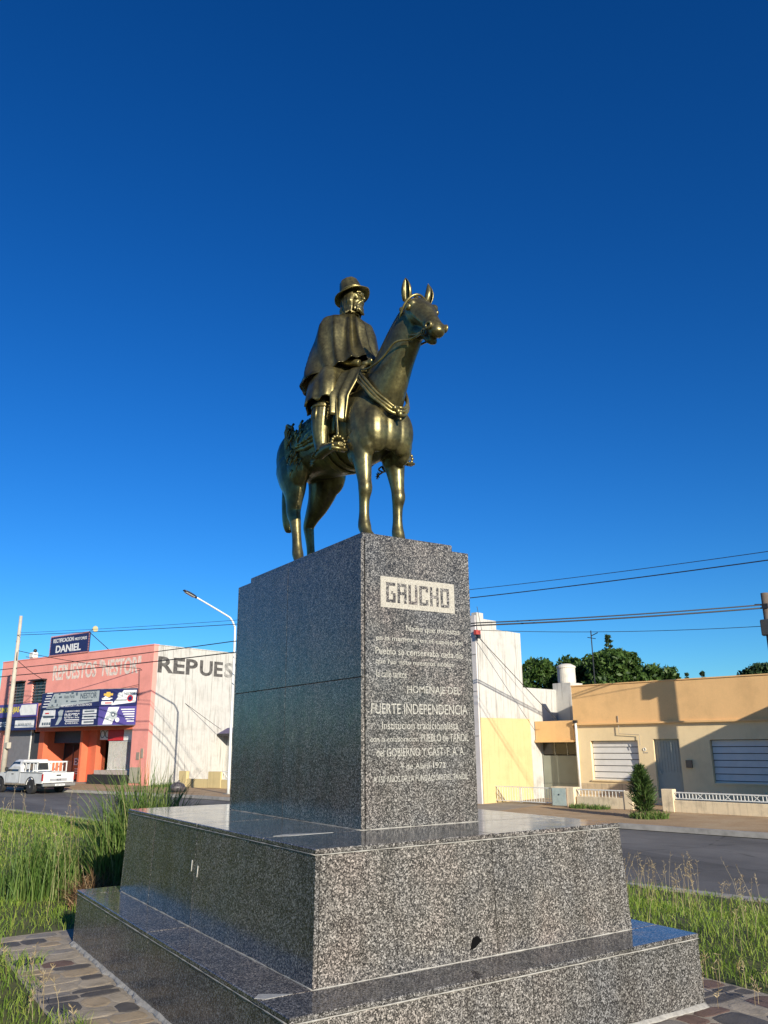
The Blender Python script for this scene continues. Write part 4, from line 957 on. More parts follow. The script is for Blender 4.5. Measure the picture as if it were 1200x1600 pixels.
# roof board
rbd = thing('roof_sign_board', 'dark navy board with white DANIEL lettering standing on the pink parapet', 'sign', PO+Vector((0, 0, H)), PROT)
B(rbd, 'board', NAVY, -.06, .0, 6.28, 10.42, .06, 1.28)
fm = MB()
for k in range(40):
    y0 = 6.25+k*4.2/40
    fm.box(-.075, -.062, y0, y0+.055, 1.24, 1.33); fm.box(-.075, -.062, y0, y0+.055, .03, .10)
for k in range(12): fm.box(-.075, -.062, 6.22, 6.31, .05+k*.1, .10+k*.1); fm.box(-.075, -.062, 10.38, 10.47, .05+k*.1, .10+k*.1)
o = fm.build('chequered_border', plain('border_red_white', (.55, .25, .22), .6), rbd); o['kind'] = 'stuff'
put_text('DANIEL', WHITE, rbd, (-.065, 9.75, .22), (0, -1, 0), 2.7, .46, .03, .004, split=True); put_text('RECTIFICACION', WHITE, rbd, (-.065, 10.1, .86), (0, -1, 0), 2.2, .26, .015, .004); put_text('MOTORES', WHITE, rbd, (-.065, 7.75, .86), (0, -1, 0), 1.25, .18, .01, .004)
for yy in (6.3, 10.3): B(rbd, 'post', DARKB, .002, .06, yy, yy+.06, .06, 1.25); MB().tube([(.05, yy, 1.2), (1.3, yy-.6, .06)], .022, 6).build('stay', DARKB, rbd)
lampb = thing('flood_lamp', 'small round floodlight on the corner of the roof board', 'lamp', PO+Matrix.Rotation(PROT, 3, 'Z') @ Vector((-.1, 5.75, H+1.38)), PROT)
MB().tube([(0, .5, -.08), (0, .1, 0)], .018, 6).build('arm', STEEL, lampb); MB().tube([(0, .1, 0), (0, -.05, .02), (0, -.12, .02)], [.06, .17, .19], 12).build('lamp_head', plain('lamp_yellowish', (.5, .45, .25), .5), lampb)
cm = thing('rooftop_camera', 'small pale dome shaped device on the pink parapet left of the roof board', 'device', PO+Matrix.Rotation(PROT, 3, 'Z') @ Vector((.1, 12.5, H+.06)), PROT)
MB().box(-.2, .2, -.28, .28, 0, .42, bev=.08).build('housing', METALW, cm); MB().ell((-.05, -.2, .5), (.12, .12, .12), 10, 8).build('eye', DARKB, cm); MB().tube([(0, .3, .1), (0, .9, .18)], .03, 6).build('arm', STEEL, cm)

# yard beside the shop: garden wall, doorway with purple awning
yd = thing('yellow_garden_wall', 'low yellow plastered garden wall with stepped pillars below the white shop wall', 'wall', PO, PROT)
B(yd, 'pillar', YELLOW, .0, .22, -3.35, -2.75, 0, .80, bev=.015); B(yd, 'wall_section', YELLOW, .02, .20, -5.0, -3.352, 0, .42); B(yd, 'pillar', YELLOW, .0, .22, -5.95, -5.002, 0, .80, bev=.015); B(yd, 'wall_section', YELLOW, .02, .20, -9.5, -5.952, 0, .42)
tr_ = MB(); zz0, zz1 = .43, .80
for k in range(7):
    y1 = -5.97-k*.45; y0 = y1-.45; ym = (y0+y1)/2
    for a, b in (((.11, y0, zz0), (.11, y1, zz1)), ((.11, y0, zz1), (.11, y1, zz0)), ((.11, y1, zz0), (.11, y1, zz1))): tr_.tube([a, b], .022, 5)
tr_.tube([(.11, -5.96, zz1), (.11, -9.4, zz1)], .025, 5).tube([(.11, -5.96, zz0), (.11, -9.4, zz0)], .025, 5); tr_.build('lattice_rail', METALW, yd)
kio = thing('yard_lean_to', 'grey door under a small purple canopy against the white wall', 'lean-to', PO, PROT)
B(kio, 'wall', WHITEW, 5.9, 9.0, -2.4, -.02, 0, 2.62); B(kio, 'door', plain('grey_green_door', (.20, .20, .185), .6), 5.85, 5.898, -2.3, -.9, .05, 2.45); B(kio, 'door_frame', METALW, 5.84, 5.898, -.88, -.78, .05, 2.5)
MB().prism([(5.92, 0, 3.10), (5.1, 0, 2.74), (5.1, 0, 2.66), (5.92, 0, 2.68)], (0, -2.5, 0)).build('canopy', plain('purple_canopy', (.09, .075, .15), .7), kio); B(kio, 'fascia', DARKB, 5.06, 5.098, -2.5, 0, 2.62, 2.75)
bag = thing('refuse_bag', 'black and white refuse bag lying on the pavement below the white wall', 'bag', W(30.4, 17.7, WALK_Z)); mbg = MB().ell((0, 0, .2), (.38, .30, .24), 14, 10).ell((.25, .1, .15), (.22, .2, .16), 10, 8).tube([(0, 0, .40), (.05, 0, .52)], [.08, .03], 8)
for i, q in enumerate(mbg.v):
    n = noise.noise(Vector(q)*6)*.05; mbg.v[i] = (q[0]+n, q[1]+n*.6, max(.0, q[2]+n))
mbg.build('sack', plain('bag_plastic', (.08, .07, .075), .35, var=.9, scale=6), bag, True)

# ------------------------------------------------------------------ tall white house with yellow base
tw = thing('tall_white_house', 'tall stained white house with stepped parapet and yellow lower side wall', 'house', W(14.57, 20.37, WALK_Z), ROT)
z0 = WALK_Z
B(tw, 'side_wall', WHITEW, .0, .41, .0, .25, 2.99, 6.42-z0); B(tw, 'side_wall', WHITEW, .41, 1.22, .0, .25, 2.99, 6.20-z0); B(tw, 'side_wall', WHITEW, 1.22, 2.82, .0, .25, 2.99, 5.86-z0); B(tw, 'rear_wall_section', WHITEW, 2.82, 11, .0, .25, 2.72, 3.72-z0)
B(tw, 'yellow_base', YELLOW, -.012, 3.15, -.012, .25, 0, 2.988); B(tw, 'rear_base', WHITEW, 3.15, 11, .002, .25, 0, 2.718)
B(tw, 'front_wall', LILAC, -.02, .20, .252, 7.5, 0, 6.1-z0); B(tw, 'pilaster', LILAC, -.10, -.022, .02, .55, 0, 6.3-z0); B(tw, 'back_wall', WHITEW, 10.8, 11, .252, 7.5, 0, 3.6-z0); B(tw, 'far_wall', WHITEW, .2, 10.8, 7.3, 7.5, 0, 5.5-z0)
B(tw, 'roof', plain('dark_roofing', (.10, .10, .10), .9), .2, 10.8, .25, 7.3, 3.3-z0, 3.4-z0)
for k, zz in enumerate((2.35, 3.95, 5.3)): B(tw, 'string_course', LILAC, -.13, -.09, .0, .6, zz, zz+.05)
B(tw, 'wire_bracket', plain('red_bracket', (.40, .06, .05), .6), -.22, .05, -.12, .0, 5.55-z0, 5.72-z0); B(tw, 'insulator', DARKB, -.2, -.05, -.2, -.1, 5.40-z0, 5.54-z0)
# garage bay between the white house and the orange one
ga = thing('garage_bay', 'recessed grey-green garage door with three top panes under an orange canopy', 'garage', W(12.80, 24.0, WALK_Z), ROT)
B(ga, 'canopy', ORANGE, -.18, .60, .02, 1.74, 1.63-z0, 2.42-z0); B(ga, 'canopy_lip', ORANGE, -.24, -.182, .01, 1.75, 1.62-z0, 1.70-z0); B(ga, 'door_leaf', plain('grey_green_garage', (.27, .28, .22), .6, var=.1, scale=1.5), .25, .31, .04, 1.74, .0, 1.12-z0)
B(ga, 'door_rail', plain('garage_rail', (.24, .25, .20), .6), .235, .248, .04, 1.74, .55, .585)
for k in range(3): B(ga, 'pane', plain('brown_pane', (.05, .042, .028), .2), .27, .29, .06+k*.565, .585+k*.565, 1.16-z0, 1.58-z0)
for k in range(4): B(ga, 'mullion', plain('garage_frame', (.33, .33, .27), .6), .245, .315, .03+k*.562, .058+k*.562, 1.122-z0, 1.62-z0)
B(ga, 'roof', plain('dark_roofing', (.1,)*3, .9), .602, 6, .02, 1.74, 2.2-z0, 2.3-z0)
# ------------------------------------------------------------------ orange and cream house
oh = thing('orange_house', 'single storey cream house with a broad orange parapet band', 'house', W(2.0, 23.86, WALK_Z), ROT)
s_ = lambda s: s-2.0; zz = lambda z: z-z0
LED = zz(2.24)
w1, w2, d1 = (s_(10.24), s_(12.15)), (s_(5.72), s_(7.63)), (s_(8.70), s_(9.65))
m = MB(); zlo, zhi = zz(.28), zz(1.66)
ys = [0, w2[0], w2[1], d1[0], d1[1], w1[0], w1[1], s_(12.78)]
for k in range(0, 7, 2): m.box(0, .22, ys[k], ys[k+1], 0, LED)
for a, b in (w1, w2): m.box(0, .22, a, b, 0, zlo); m.box(0, .22, a, b, zhi, LED)
m.box(0, .22, d1[0], d1[1], zz(1.70), LED)
m.build('front_wall', CREAM, oh)
B(oh, 'parapet', ORANGE, -.05, .22, 0, s_(12.78), LED+.002, zz(3.68)); B(oh, 'parapet_coping', ORANGE, -.08, .25, -.02, s_(12.80), zz(3.682), zz(3.72)); B(oh, 'ledge', ORANGE, -.12, -.052, 0, s_(12.80), LED-.002, LED+.06)
B(oh, 'side_wall', CREAM, .222, 9, s_(12.56), s_(12.78), 0, zz(3.4)); B(oh, 'side_wall', CREAM, .222, 9, 0, .22, 0, zz(3.4)); B(oh, 'back_wall', CREAM, 8.8, 9, .222, s_(12.55), 0, zz(3.2)); B(oh, 'roof', plain('dark_roofing', (.1,)*3, .9), .222, 8.8, .222, s_(12.55), zz(3.05), zz(3.15))
B(oh, 'plinth', CREAM, -.02, -.001, 0, s_(12.78), 0, .22)
SHUT = plain('white_shutter', (.66, .64, .60), .5, var=.06, scale=3)
for a, b in (w1, w2):
    wd = B(oh, 'window', SHUT, .10, .14, a+.002, b-.002, zlo, zlo+.05)
    n = 6; hh = (zhi-zlo-.07)/n
    for k in range(n):
        c = zlo+.06+k*hh
        MB().prism([(.115, a+.02, c+.015), (.155, a+.02, c+.015), (.165, a+.02, c+hh-.01), (.125+.02, a+.02, c+hh-.01)], (0, b-a-.04, 0)).build('shutter_slat', SHUT, wd)
    B(wd, 'backing', DARKB, .17, .19, a, b, zlo, zhi)
    B(wd, 'sill', CREAM, -.05, .098, a-.03, b+.03, zlo-.05, zlo-.002)
dd = B(oh, 'front_door', plain('grey_green_paint', (.34, .36, .31), .5, var=.06), .12, .16, d1[0]+.002, d1[1]-.002, .12, zz(1.70)-.002)
for k in range(1, 9): yy = d1[0]+(d1[1]-d1[0])*k/9; B(dd, 'groove', plain('door_groove', (.2, .22, .19), .6), .114, .1195, yy-.004, yy+.004, 1.05, zz(1.62))
B(dd, 'handle', STEEL, .08, .118, d1[1]-.16, d1[1]-.08, 1.0, 1.10); B(oh, 'door_step', CREAM, -.3, .118, d1[0], d1[1], 0, .118)
MB().torus((-.01, s_(10.0), zz(1.35)), (0, 1, 0), (0, 0, 1), .05, .012, 14, 6).build('wall_lamp', METALW, oh); B(oh, 'house_number', plain('number_plate', (.5, .42, .3), .6), -.008, -.001, s_(9.88), s_(10.05), zz(1.22), zz(1.26))
MB().tube([(-.10, s_(12.66), LED+.1), (-.10, s_(12.66), .35)], .05, 10).build('downpipe', METALW, oh, True); B(oh, 'pipe_hopper', DARKB, -.17, -.04, s_(12.6), s_(12.74), LED+.08, LED+.18)
MB().tube([(-.07, s_(10.9), LED+.3), (-.07, s_(10.9), zz(1.9)), (-.07, s_(10.12), zz(1.85)), (-.07, s_(10.12), zz(1.5))], .012, 6).build('conduit', plain('conduit_grey', (.3, .28, .25), .7), oh)
B(oh, 'letter_box', plain('letter_box', (.2, .15, .1), .6), -.09, -.003, s_(8.3), s_(8.5), zz(.75), zz(1.0)); B(oh, 'damp_course', m_wall('damp_plaster', (.60, .47, .30), .7, (.25, .2, .14), .9, scale=3), -.006, -.0015, s_(9.7), s_(12.75), .222, .62)
# water tank on its block behind
tk = thing('water_tank', 'round white water tank on a plastered block behind the garage', 'water tank', W(14.3, 26.0, z0), ROT)
B(tk, 'block', WHITEW, -.45, .5, -.45, .40, 0, zz(3.98)); tm = MB(); tm.rings([[(math.cos(2*math.pi*k/28)*r, math.sin(2*math.pi*k/28)*r-.02, zz(z)) for k in range(28)] for r, z in ((.36, 3.985), (.375, 4.05), (.37, 4.6), (.40, 4.61), (.40, 4.68), (.37, 4.70), (.22, 4.78), (.02, 4.80))])
tm.build('tank', plain('tank_white', (.62, .58, .50), .7, var=.12, scale=3), tk)
an = thing('antenna_mast', 'thin dark antenna mast rising in front of the trees', 'antenna', W(15.25, 30.0, -.6), ROT); MB().tube([(0, 0, 0), (0, 0, 7.25)], .025, 6).build('mast', DARKB, an); MB().tube([(0, 0, 7.0), (.0, -.35, 7.12)], .02, 6).build('arm', DARKB, an); MB().tube([(0, -.22, 6.85), (.0, .2, 6.95)], .018, 6).build('arm', DARKB, an)

# ------------------------------------------------------------------ garden walls in front of the orange house
lw = thing('garden_wall_by_bush', 'stained cream garden wall with thin rail left of the bush', 'wall', W(9.42, 21.0, z0), ROT)
B(lw, 'wall', LOWW, 0, .16, 0, 1.75, 0, zz(-.12), bev=.01); B(lw, 'end_pillar', LOWW, -.02, .20, -.30, -.002, 0, zz(.10), bev=.015)
B(lw, 'rail', METALW, .06, .10, -.002, 1.75, zz(.08), zz(.115)); 
for k in range(14): B(lw, 'baluster', METALW, .07, .09, .06+k*.125, .075+k*.125, zz(-.122), zz(.08))
mp = thing('meter_pillar', 'cream pillar with a pale green metal meter door', 'pillar', W(11.22, 21.0, z0), ROT)
B(mp, 'pillar', LOWW, -.06, .36, .0, .90, 0, zz(.16), bev=.015); B(mp, 'meter_door', plain('pale_green_door', (.42, .50, .45), .5, var=.15, scale=5), -.085, -.062, .30, .84, .03, zz(.12)); B(mp, 'door_frame', plain('rust_frame', (.40, .30, .22), .7), -.078, -.0615, .26, .299, .0, zz(.14)); B(mp, 'latch', DARKB, -.095, -.086, .55, .60, .36, .40)
lw2 = thing('garden_wall_with_railing', 'stained cream garden wall with white criss-cross railing in front of the shaded window', 'wall', W(2.0, 21.0, z0), ROT)
B(lw2, 'end_pillar', LOWW, -.03, .22, s_(7.75), s_(8.13), 0, zz(.20), bev=.015); B(lw2, 'wall', LOWW, 0, .16, 0, s_(7.748), 0, zz(-.12), bev=.01)
rl = B(lw2, 'rail', METALW, .06, .10, 0, s_(7.748), zz(.09), zz(.125)); B(lw2, 'rail', METALW, .06, .10, 0, s_(7.748), zz(-.08), zz(-.05))
k = 0; yy = .08
while yy < s_(7.70):
    if k % 7 == 6:
        c = MB(); c.tube([(.08, yy, zz(-.05)), (.08, yy+.16, zz(.09))], .010, 5).tube([(.08, yy, zz(.09)), (.08, yy+.16, zz(-.05))], .010, 5); c.build('cross_bar', METALW, lw2); yy += .20
    else: B(lw2, 'baluster', METALW, .068, .092, yy, yy+.018, zz(-.05), zz(.09)); yy += .105
    k += 1
gt = thing('driveway_gate', 'thin white metal driveway gate with vertical bars before the yellow wall', 'gate', W(12.14, 21.05, z0), ROT)
for a, b in ((.02, 1.30), (1.34, 2.68)):
    fr_ = MB()
    for zq in (.08, .56): fr_.box(0, .03, a, b, zq, zq+.025)
    fr_.box(0, .03, a, a+.025, .06, .585); fr_.box(0, .03, b-.025, b, .06, .585); lf = fr_.build('gate_leaf', METALW, gt)
    n = 12
    for k in range(1, n): yy = a+(b-a)*k/n; B(lf, 'bar', METALW, .008, .022, yy-.006, yy+.006, .105, .56)
MB().tube([(.015, 2.66, .56), (.015, 2.1, .09)], .014, 6).build('brace', plain('rusty_brace', (.3, .24, .18), .7), gt)
sheet_d = MB().prism([W(12.2, 17.2, WALK_Z+.004), W(14.4, 17.2, WALK_Z+.004), W(14.4, 23.9, WALK_Z+.004), W(12.9, 23.9, WALK_Z+.004)], (0, 0, .004)).build('driveway', plain('driveway_concrete', (.30, .25, .19), .9, var=.2, scale=1.5)); struct(sheet_d)
# added unseen house right of view, gable shaped to shade the right window
nb = thing('shade_casting_house', 'unseen gabled stand-in house beyond the right edge, added for its shadow', 'house', W(1.35, 21.0, z0), ROT)
MB().prism([(-.6, 0, 0), (-.6, 0, 3.77), (.2, 0, 4.17), (1.0, 0, 4.37), (5.0, 0, 5.0), (8, 0, 4.1), (8, 0, 0)], (0, -6, 0)).build('wall', CREAM, nb)
MB().prism([(-.9, .1, 3.67), (-.6, .1, 3.79), (.2, .1, 4.19), (1.0, .1, 4.39), (5.0, .1, 5.02), (8.2, .1, 4.08), (8.2, .1, 4.16), (5.0, .1, 5.12), (1.0, .1, 4.47), (.2, .1, 4.27), (-.9, .1, 3.75)], (0, -6.2, 0)).build('roof', plain('tile_roof', (.30, .13, .08), .8), nb)
framed(nb, 'window', None, METALW, -.66, -3.6, -2.2, .9, 2.2, 2, 1); B(nb, 'door', plain('nb_door', (.2, .12, .07), .6), -.65, -.602, -5.4, -4.5, .0, 2.1)
# ------------------------------------------------------------------ street furniture
lp = thing('street_lamp', 'tall white street lamp with a curved arm and dark lantern beside the pedestal', 'street lamp', (11.72, 30.68, WALK_Z), ROT)
arm = [(x*1.11, y, z*1.10) for x, y, z in [(0, 0, 0), (0, 0, 3), (0, 0, 6.40), (-.05, 0, 6.80), (-.22, 0, 7.07), (-.50, 0, 7.23), (-2.05, 0, 7.83)]]; up_ = 7.83*1.10-7.98; ox_ = -.22
MB().tube(arm, [.07, .06, .05, .045, .042, .04, .036], 12, True, None, 4).build('pole', METALW, lp, True); MB().box(-.2, .2, -.2, .2, -.02, .015).build('base_plate', STEEL, lp)
ld = MB().tube([(-1.98+ox_, 0, 7.93+up_), (-2.1+ox_, 0, 8.00+up_), (-2.45+ox_, 0, 8.13+up_), (-2.66+ox_, 0, 8.20+up_)], [(.05, .05), (.13, .05), (.15, .05), (.09, .03)], 12, True, (0, 1, 0), 2).build('lantern', plain('lantern_dark', (.035, .04, .06), .4), lp, True)
MB().prism([(-2.12+ox_, -.10, 7.955+up_), (-2.12+ox_, .10, 7.955+up_), (-2.58+ox_, .09, 8.125+up_), (-2.58+ox_, -.09, 8.125+up_)], (.008, 0, -.02)).build('lens', plain('lens_pale', (.55, .55, .5), .3), ld)
def pole(name, label, s, t, h, r0, r1, mat, top=True):
    o = thing(name, label, 'utility pole', W(s, t, WALK_Z), ROT)
    MB().tube([(0, 0, -.1), (0, 0, h*.5), (0, 0, h)], [r0, (r0+r1)/2, r1], 14).build('shaft', mat, o, True); return o
ul = pole('utility_pole', 'pale concrete utility pole standing by the pickup truck', 43.97, 14.97, 9.5, .16, .09, CONCP)
MB().box(-.12, .12, -.45, .10, 2.0, 2.35, bev=.04).build('junction_box', CONCP, ul); MB().tube([(-.12, 0, 8.0), (.12, 0, 8.0)], .05, 8).build('clamp', STEEL, ul); MB().tube([(-.02, -.14, 6.9), (-.02, -.05, 7.6)], .03, 6).build('cable_riser', DARKB, ul)
ur = pole('utility_pole', 'dark wooden utility pole at the right edge of the view', 4.68, 22.3, 6.55, .14, .115, WOODP)
MB().box(-.14, -.10, -.09, .09, 6.05, 6.2).build('bracket', DARKB, ur); MB().tube([(0, .13, 6.2), (0, .34, 6.22)], .028, 6).build('insulator', DARKB, ur); MB().tube([(0, -.13, 6.05), (0, -.36, 6.08)], .028, 6).build('insulator', DARKB, ur)
bx_ = MB().box(-.3, -.13, -.16, .16, 5.2, 5.7, bev=.03).build('cable_box', plain('box_dark', (.05, .05, .05), .6), ur)
def cable(pts, r, label, sag=.0, mat=None):
    P = []
    for a, b in zip(pts[:-1], pts[1:]):
        a, b = Vector(a), Vector(b)
        for k in range(14): f = k/14; P.append(a.lerp(b, f)-Vector((0, 0, sag*4*f*(1-f))))
    P.append(Vector(pts[-1])); m = MB().tube([q-P[0] for q in P], r, 5)
    o = m.build('overhead_cable', mat or CABLE, None, False, P[0]); tag(o, label, 'cable', 'overhead cables along the street'); return o
CABLE = plain('cable_black', (.016, .016, .018), .6)
cable([W(-30, 16.9, 6.1), W(2.7, 17.06, 6.24), W(12.3, 17.06, 6.56), W(25.6, 17.06, 6.98), W(43.97, 14.97+.1, 8.05)], .010, 'topmost thin overhead cable crossing the sky', .04)
cable([W(-30, 16.9, 5.9), W(2.73, 17.06, 6.02), W(12.3, 17.06, 6.28), W(25.6, 17.06, 6.80), W(43.97, 14.97-.1, 7.9)], .016, 'second overhead cable from the top crossing the sky', .03)
cable([W(-30, 22, 5.9), W(4.68, 22.3, 5.72), W(12.04, 17.06, 5.42), W(25.6, 17.06, 6.05), W(43.97, 14.97, 6.0), W(70, 11.5, 6.2)], .022, 'thick lower cable bundle tied to the wooden pole', .05)
cable([W(-30, 22, 5.8), W(4.68, 22.3, 5.62), W(12.04, 17.06, 5.34), W(25.6, 17.06, 5.56), W(43.97, 15.05, 5.6), W(70, 11.6, 5.8)], .026, 'lowest thick cable bundle running below the other cables', .05)
pa = PO+Matrix.Rotation(PROT, 3, 'Z') @ Vector((-.12, 1.0, 6.35)); pb = PO+Matrix.Rotation(PROT, 3, 'Z') @ Vector((-.12, 10.3, 6.1)); pc = PO+Matrix.Rotation(PROT, 3, 'Z') @ Vector((4.6, -.8, 3.0)); pdn = PO+Matrix.Rotation(PROT, 3, 'Z') @ Vector((-.1, .9, 4.6))
cable([pa, W(43.9, 15.0, 7.0)], .018, 'cable from the pink facade to the concrete pole', .15); cable([pb, W(43.9, 15.1, 6.4)], .018, 'short cable hanging at the far end of the pink facade', .1); cable([pa, pc], .014, 'service wire slanting down across the white shop wall', .05); cable([pa, pdn], .012, 'wire dropping beside the folded sign', .06)
cable([pa-Vector((0, 0, .9)), pb-Vector((0, 0, .9))], .014, 'wire sagging along the pink facade above the sign', .18)
cable([W(14.35, 20.2, 5.4), W(13.3, 23.45, 2.45)], .014, 'wire slanting down the tall white house wall', .02); cable([W(14.35, 20.25, 5.7), W(4.68, 22.3, 5.05)], .010, 'thin sagging wire from the white house to the wooden pole', .12); cable([W(14.3, 20.3, 5.7), W(14.4, 20.2, 6.6)], .010, 'short wire at the top corner of the tall white house', .0)

# ------------------------------------------------------------------ parked pickup: local y forward, x to its right
tk2 = thing('pickup_truck', 'white single cab pickup truck parked with its tail to the viewer', 'pickup truck', W(36.5, 14.72, ROAD_Z), R(19))
def m_car():
    m, nt, b = newmat('white_car_paint'); v = coords(nt); n = tex(nt, v, 'TexNoise', Scale=3.0, Detail=6.0)
    nt.links.new(ramp(nt, n.outputs[0], [(.35, (.56, .56, .54)), (.7, (.72, .72, .70))]).outputs[0], b.inputs['Base Color']); b.inputs['Roughness'].default_value = .35; b.inputs['Coat Weight'].default_value = .5; return m
CAR = m_car(); TYRE = plain('tyre_rubber', (.022, .021, .02), .8); RIM = plain('wheel_rim', (.36, .35, .34), .4, .6); BLK = plain('black_plastic', (.02,)*3, .5)
hw = .84
def hull(prof, w0, w1):
    """prof: (y, zlow, zhigh, half width low, half width high)"""
    rows = []
    for y, a, b, wl, wh in prof:
        r = .06; rows.append([(-wl, y, a), (wl, y, a), (wl+.02, y, a+(b-a)*.45), (wh, y, b-r), (wh-r, y, b), (-wh+r, y, b), (-wh, y, b-r), (-wl-.02, y, a+(b-a)*.45)])
    return MB().rings(rows)
bed = MB()
for x0, x1 in ((-hw, -hw+.06), (hw-.06, hw)):
    pr = [(.0, .50), (.0, .98), (2.06, .98), (2.06, .42)]
    arch = [(1.05+.43*math.cos(a), .36+.43*math.sin(a)) for a in [R(8+164*k/10) for k in range(11)]]
    bed.prism([(x0, y, z) for y, z in pr+[(1.50, .42)]+arch+[(.55, .50)]], (x1-x0, 0, 0))
bed.box(-hw+.062, hw-.062, .05, 2.05, .55, .60); bed.box(-hw+.062, hw-.062, 2.0, 2.055, .60, .98)
bed.build('cargo_bed', CAR, tk2)
tg = MB().box(-hw+.005, hw-.005, -.045, .0, .52, .99, bev=.02).build('tailgate', CAR, tk2); MB().box(-.12, .12, -.062, -.046, .84, .90).build('handle', BLK, tg); MB().box(-.45, .45, -.056, -.046, .60, .72).build('print', plain('tail_print', (.30, .30, .31), .5), tg)
put_text('4x4', DARKB, tk2, (-.12, -.060, .62), (1, 0, 0), .24, .08, .02, .003)
cab = MB()
cab.prism([(-hw, y, z) for y, z in [(2.08, .42), (2.08, 1.02), (3.42, 1.02), (4.55, .93), (4.75, .80), (4.78, .45), (4.45, .42)]+[(4.0+.43*math.cos(a), .36+.43*math.sin(a)) for a in [R(8+164*k/10) for k in range(11)]]+[(3.55, .40)]], (2*hw, 0, 0)); cab.build('cab_body', CAR, tk2)
ch = hull([(2.10, 1.022, 1.50, .82, .70), (2.22, 1.022, 1.60, .82, .68), (2.75, 1.022, 1.615, .82, .68), (3.0, 1.022, 1.57, .82, .68), (3.50, 1.022, 1.06, .82, .78)], 0, 0); ch.build('cab_roof', CAR, tk2)
for sx in (-1, 1):
    MB().prism([(sx*.838, 2.30, 1.06), (sx*.838, 3.38, 1.06), (sx*.735, 2.98, 1.50), (sx*.735, 2.34, 1.52)], (sx*.012, 0, 0)).build('side_window', GLASS, tk2)
    MB().box(sx*.86, sx*1.02, 3.22, 3.34, 1.06, 1.24, bev=.03).build('mirror', BLK, tk2)
    MB().box(sx*.80, sx*.86, -.05, .035, .62, .95, bev=.01).build('tail_light', plain('tail_lamp_red', (.35, .02, .02), .25), tk2)
    MB().box(sx*.845, sx*.856, 2.72, 2.92, .90, .94).build('door_handle', BLK, tk2)
    MB().box(sx*.843, sx*.852, 2.14, 3.42, .50, .515).build('side_trim', plain('trim_grey', (.3,)*3, .5), tk2)
MB().prism([(-.66, 2.105, 1.09), (.66, 2.105, 1.09), (.58, 2.085, 1.46), (-.58, 2.085, 1.46)], (0, -.02, 0)).build('rear_window', GLASS, tk2)
for sx in (-1, 1):
    for yc in (1.05, 4.0):
        MB().tube([(sx*.845, yc+.44*math.cos(R(a)), .36+.44*math.sin(R(a))) for a in range(5, 176, 17)], .022, 6).build('wheel_arch', BLK, tk2)
    for yy in (2.16, 3.46): MB().box(sx*.841, sx*.847, yy, yy+.014, .46, 1.02).build('door_seam', BLK, tk2)
    MB().box(sx*.842, sx*.848, 1.55, 3.5, .40, .48).build('dirty_sill', plain('road_dirt', (.22, .18, .13), .9, var=.4, scale=8), tk2)
    MB().box(sx*.80, sx*.86, .02, 2.05, .985, 1.01).build('bed_rail', BLK, tk2)
rk = MB()                                           # white ladder rack behind the cab
for yy in (.62, 2.02):
    for sx in (-1, 1): rk.box(sx*.80, sx*.76, yy, yy+.05, .98, 1.50)
for sx in (-1, 1):
    rk.box(sx*.81, sx*.75, .60, 2.08, 1.46, 1.52); rk.box(sx*.80, sx*.76, .62, 2.05, .985, 1.03)
    for k in range(1, 4): rk.box(sx*.795, sx*.765, .62+k*.36, .66+k*.36, 1.03, 1.46)
rk.box(-.80, .80, .60, .65, 1.46, 1.52); rk.box(-.80, .80, 2.02, 2.07, 1.46, 1.52)
rk.build('ladder_rack', METALW, tk2)
for k in range(3): MB().box(-.755, -.75, .70+.36*k, .94+.36*k, 1.12+.02*k, 1.40).build('sticker', WHITE if k != 1 else plain('sticker_brown', (.2, .14, .1), .6), tk2)
bu = MB().box(-.86, .86, -.22, -.05, .36, .50, bev=.03).build('rear_bumper', plain('bumper_chrome', (.42, .41, .38), .35, .6), tk2); MB().box(-.25, .25, -.232, -.221, .385, .475).build('licence_plate', WHITE, bu)
put_text('IGF 402', DARKB, bu, (-.2, -.236, .405), (1, 0, 0), .40, .05, .015, .003)
MB().box(-.7, .7, .0, 4.5, .30, .46).build('chassis', BLK, tk2); MB().box(-.80, .80, 4.70, 4.86, .34, .56, bev=.04).build('front_bumper', BLK, tk2)
for sx in (-1, 1): MB().box(sx*.5, sx*.78, 4.74, 4.80, .62, .78, bev=.02).build('headlight', GLASS, tk2)
def wheel(x, y, sx):
    wd = bpy.data.objects.new('wheel', None); COL.objects.link(wd); wd.parent = tk2
    def ringx(rx): return [[(x+sx*dx, y+math.cos(2*math.pi*k/28)*r, .34+math.sin(2*math.pi*k/28)*r) for k in range(28)] for r, dx in rx]
    MB().rings(ringx([(.21, .0), (.32, .0), (.34, .03), (.34, .19), (.32, .22), (.21, .22)])).build('tyre', TYRE, wd, False)
    MB().rings(ringx([(.215, .03), (.215, .215), (.16, .19), (.07, .18), (.06, .225), (.02, .225)])).build('rim', RIM, wd)
for y in (1.05, 4.0):
    wheel(-.62, y, -1); wheel(.62, y, 1)

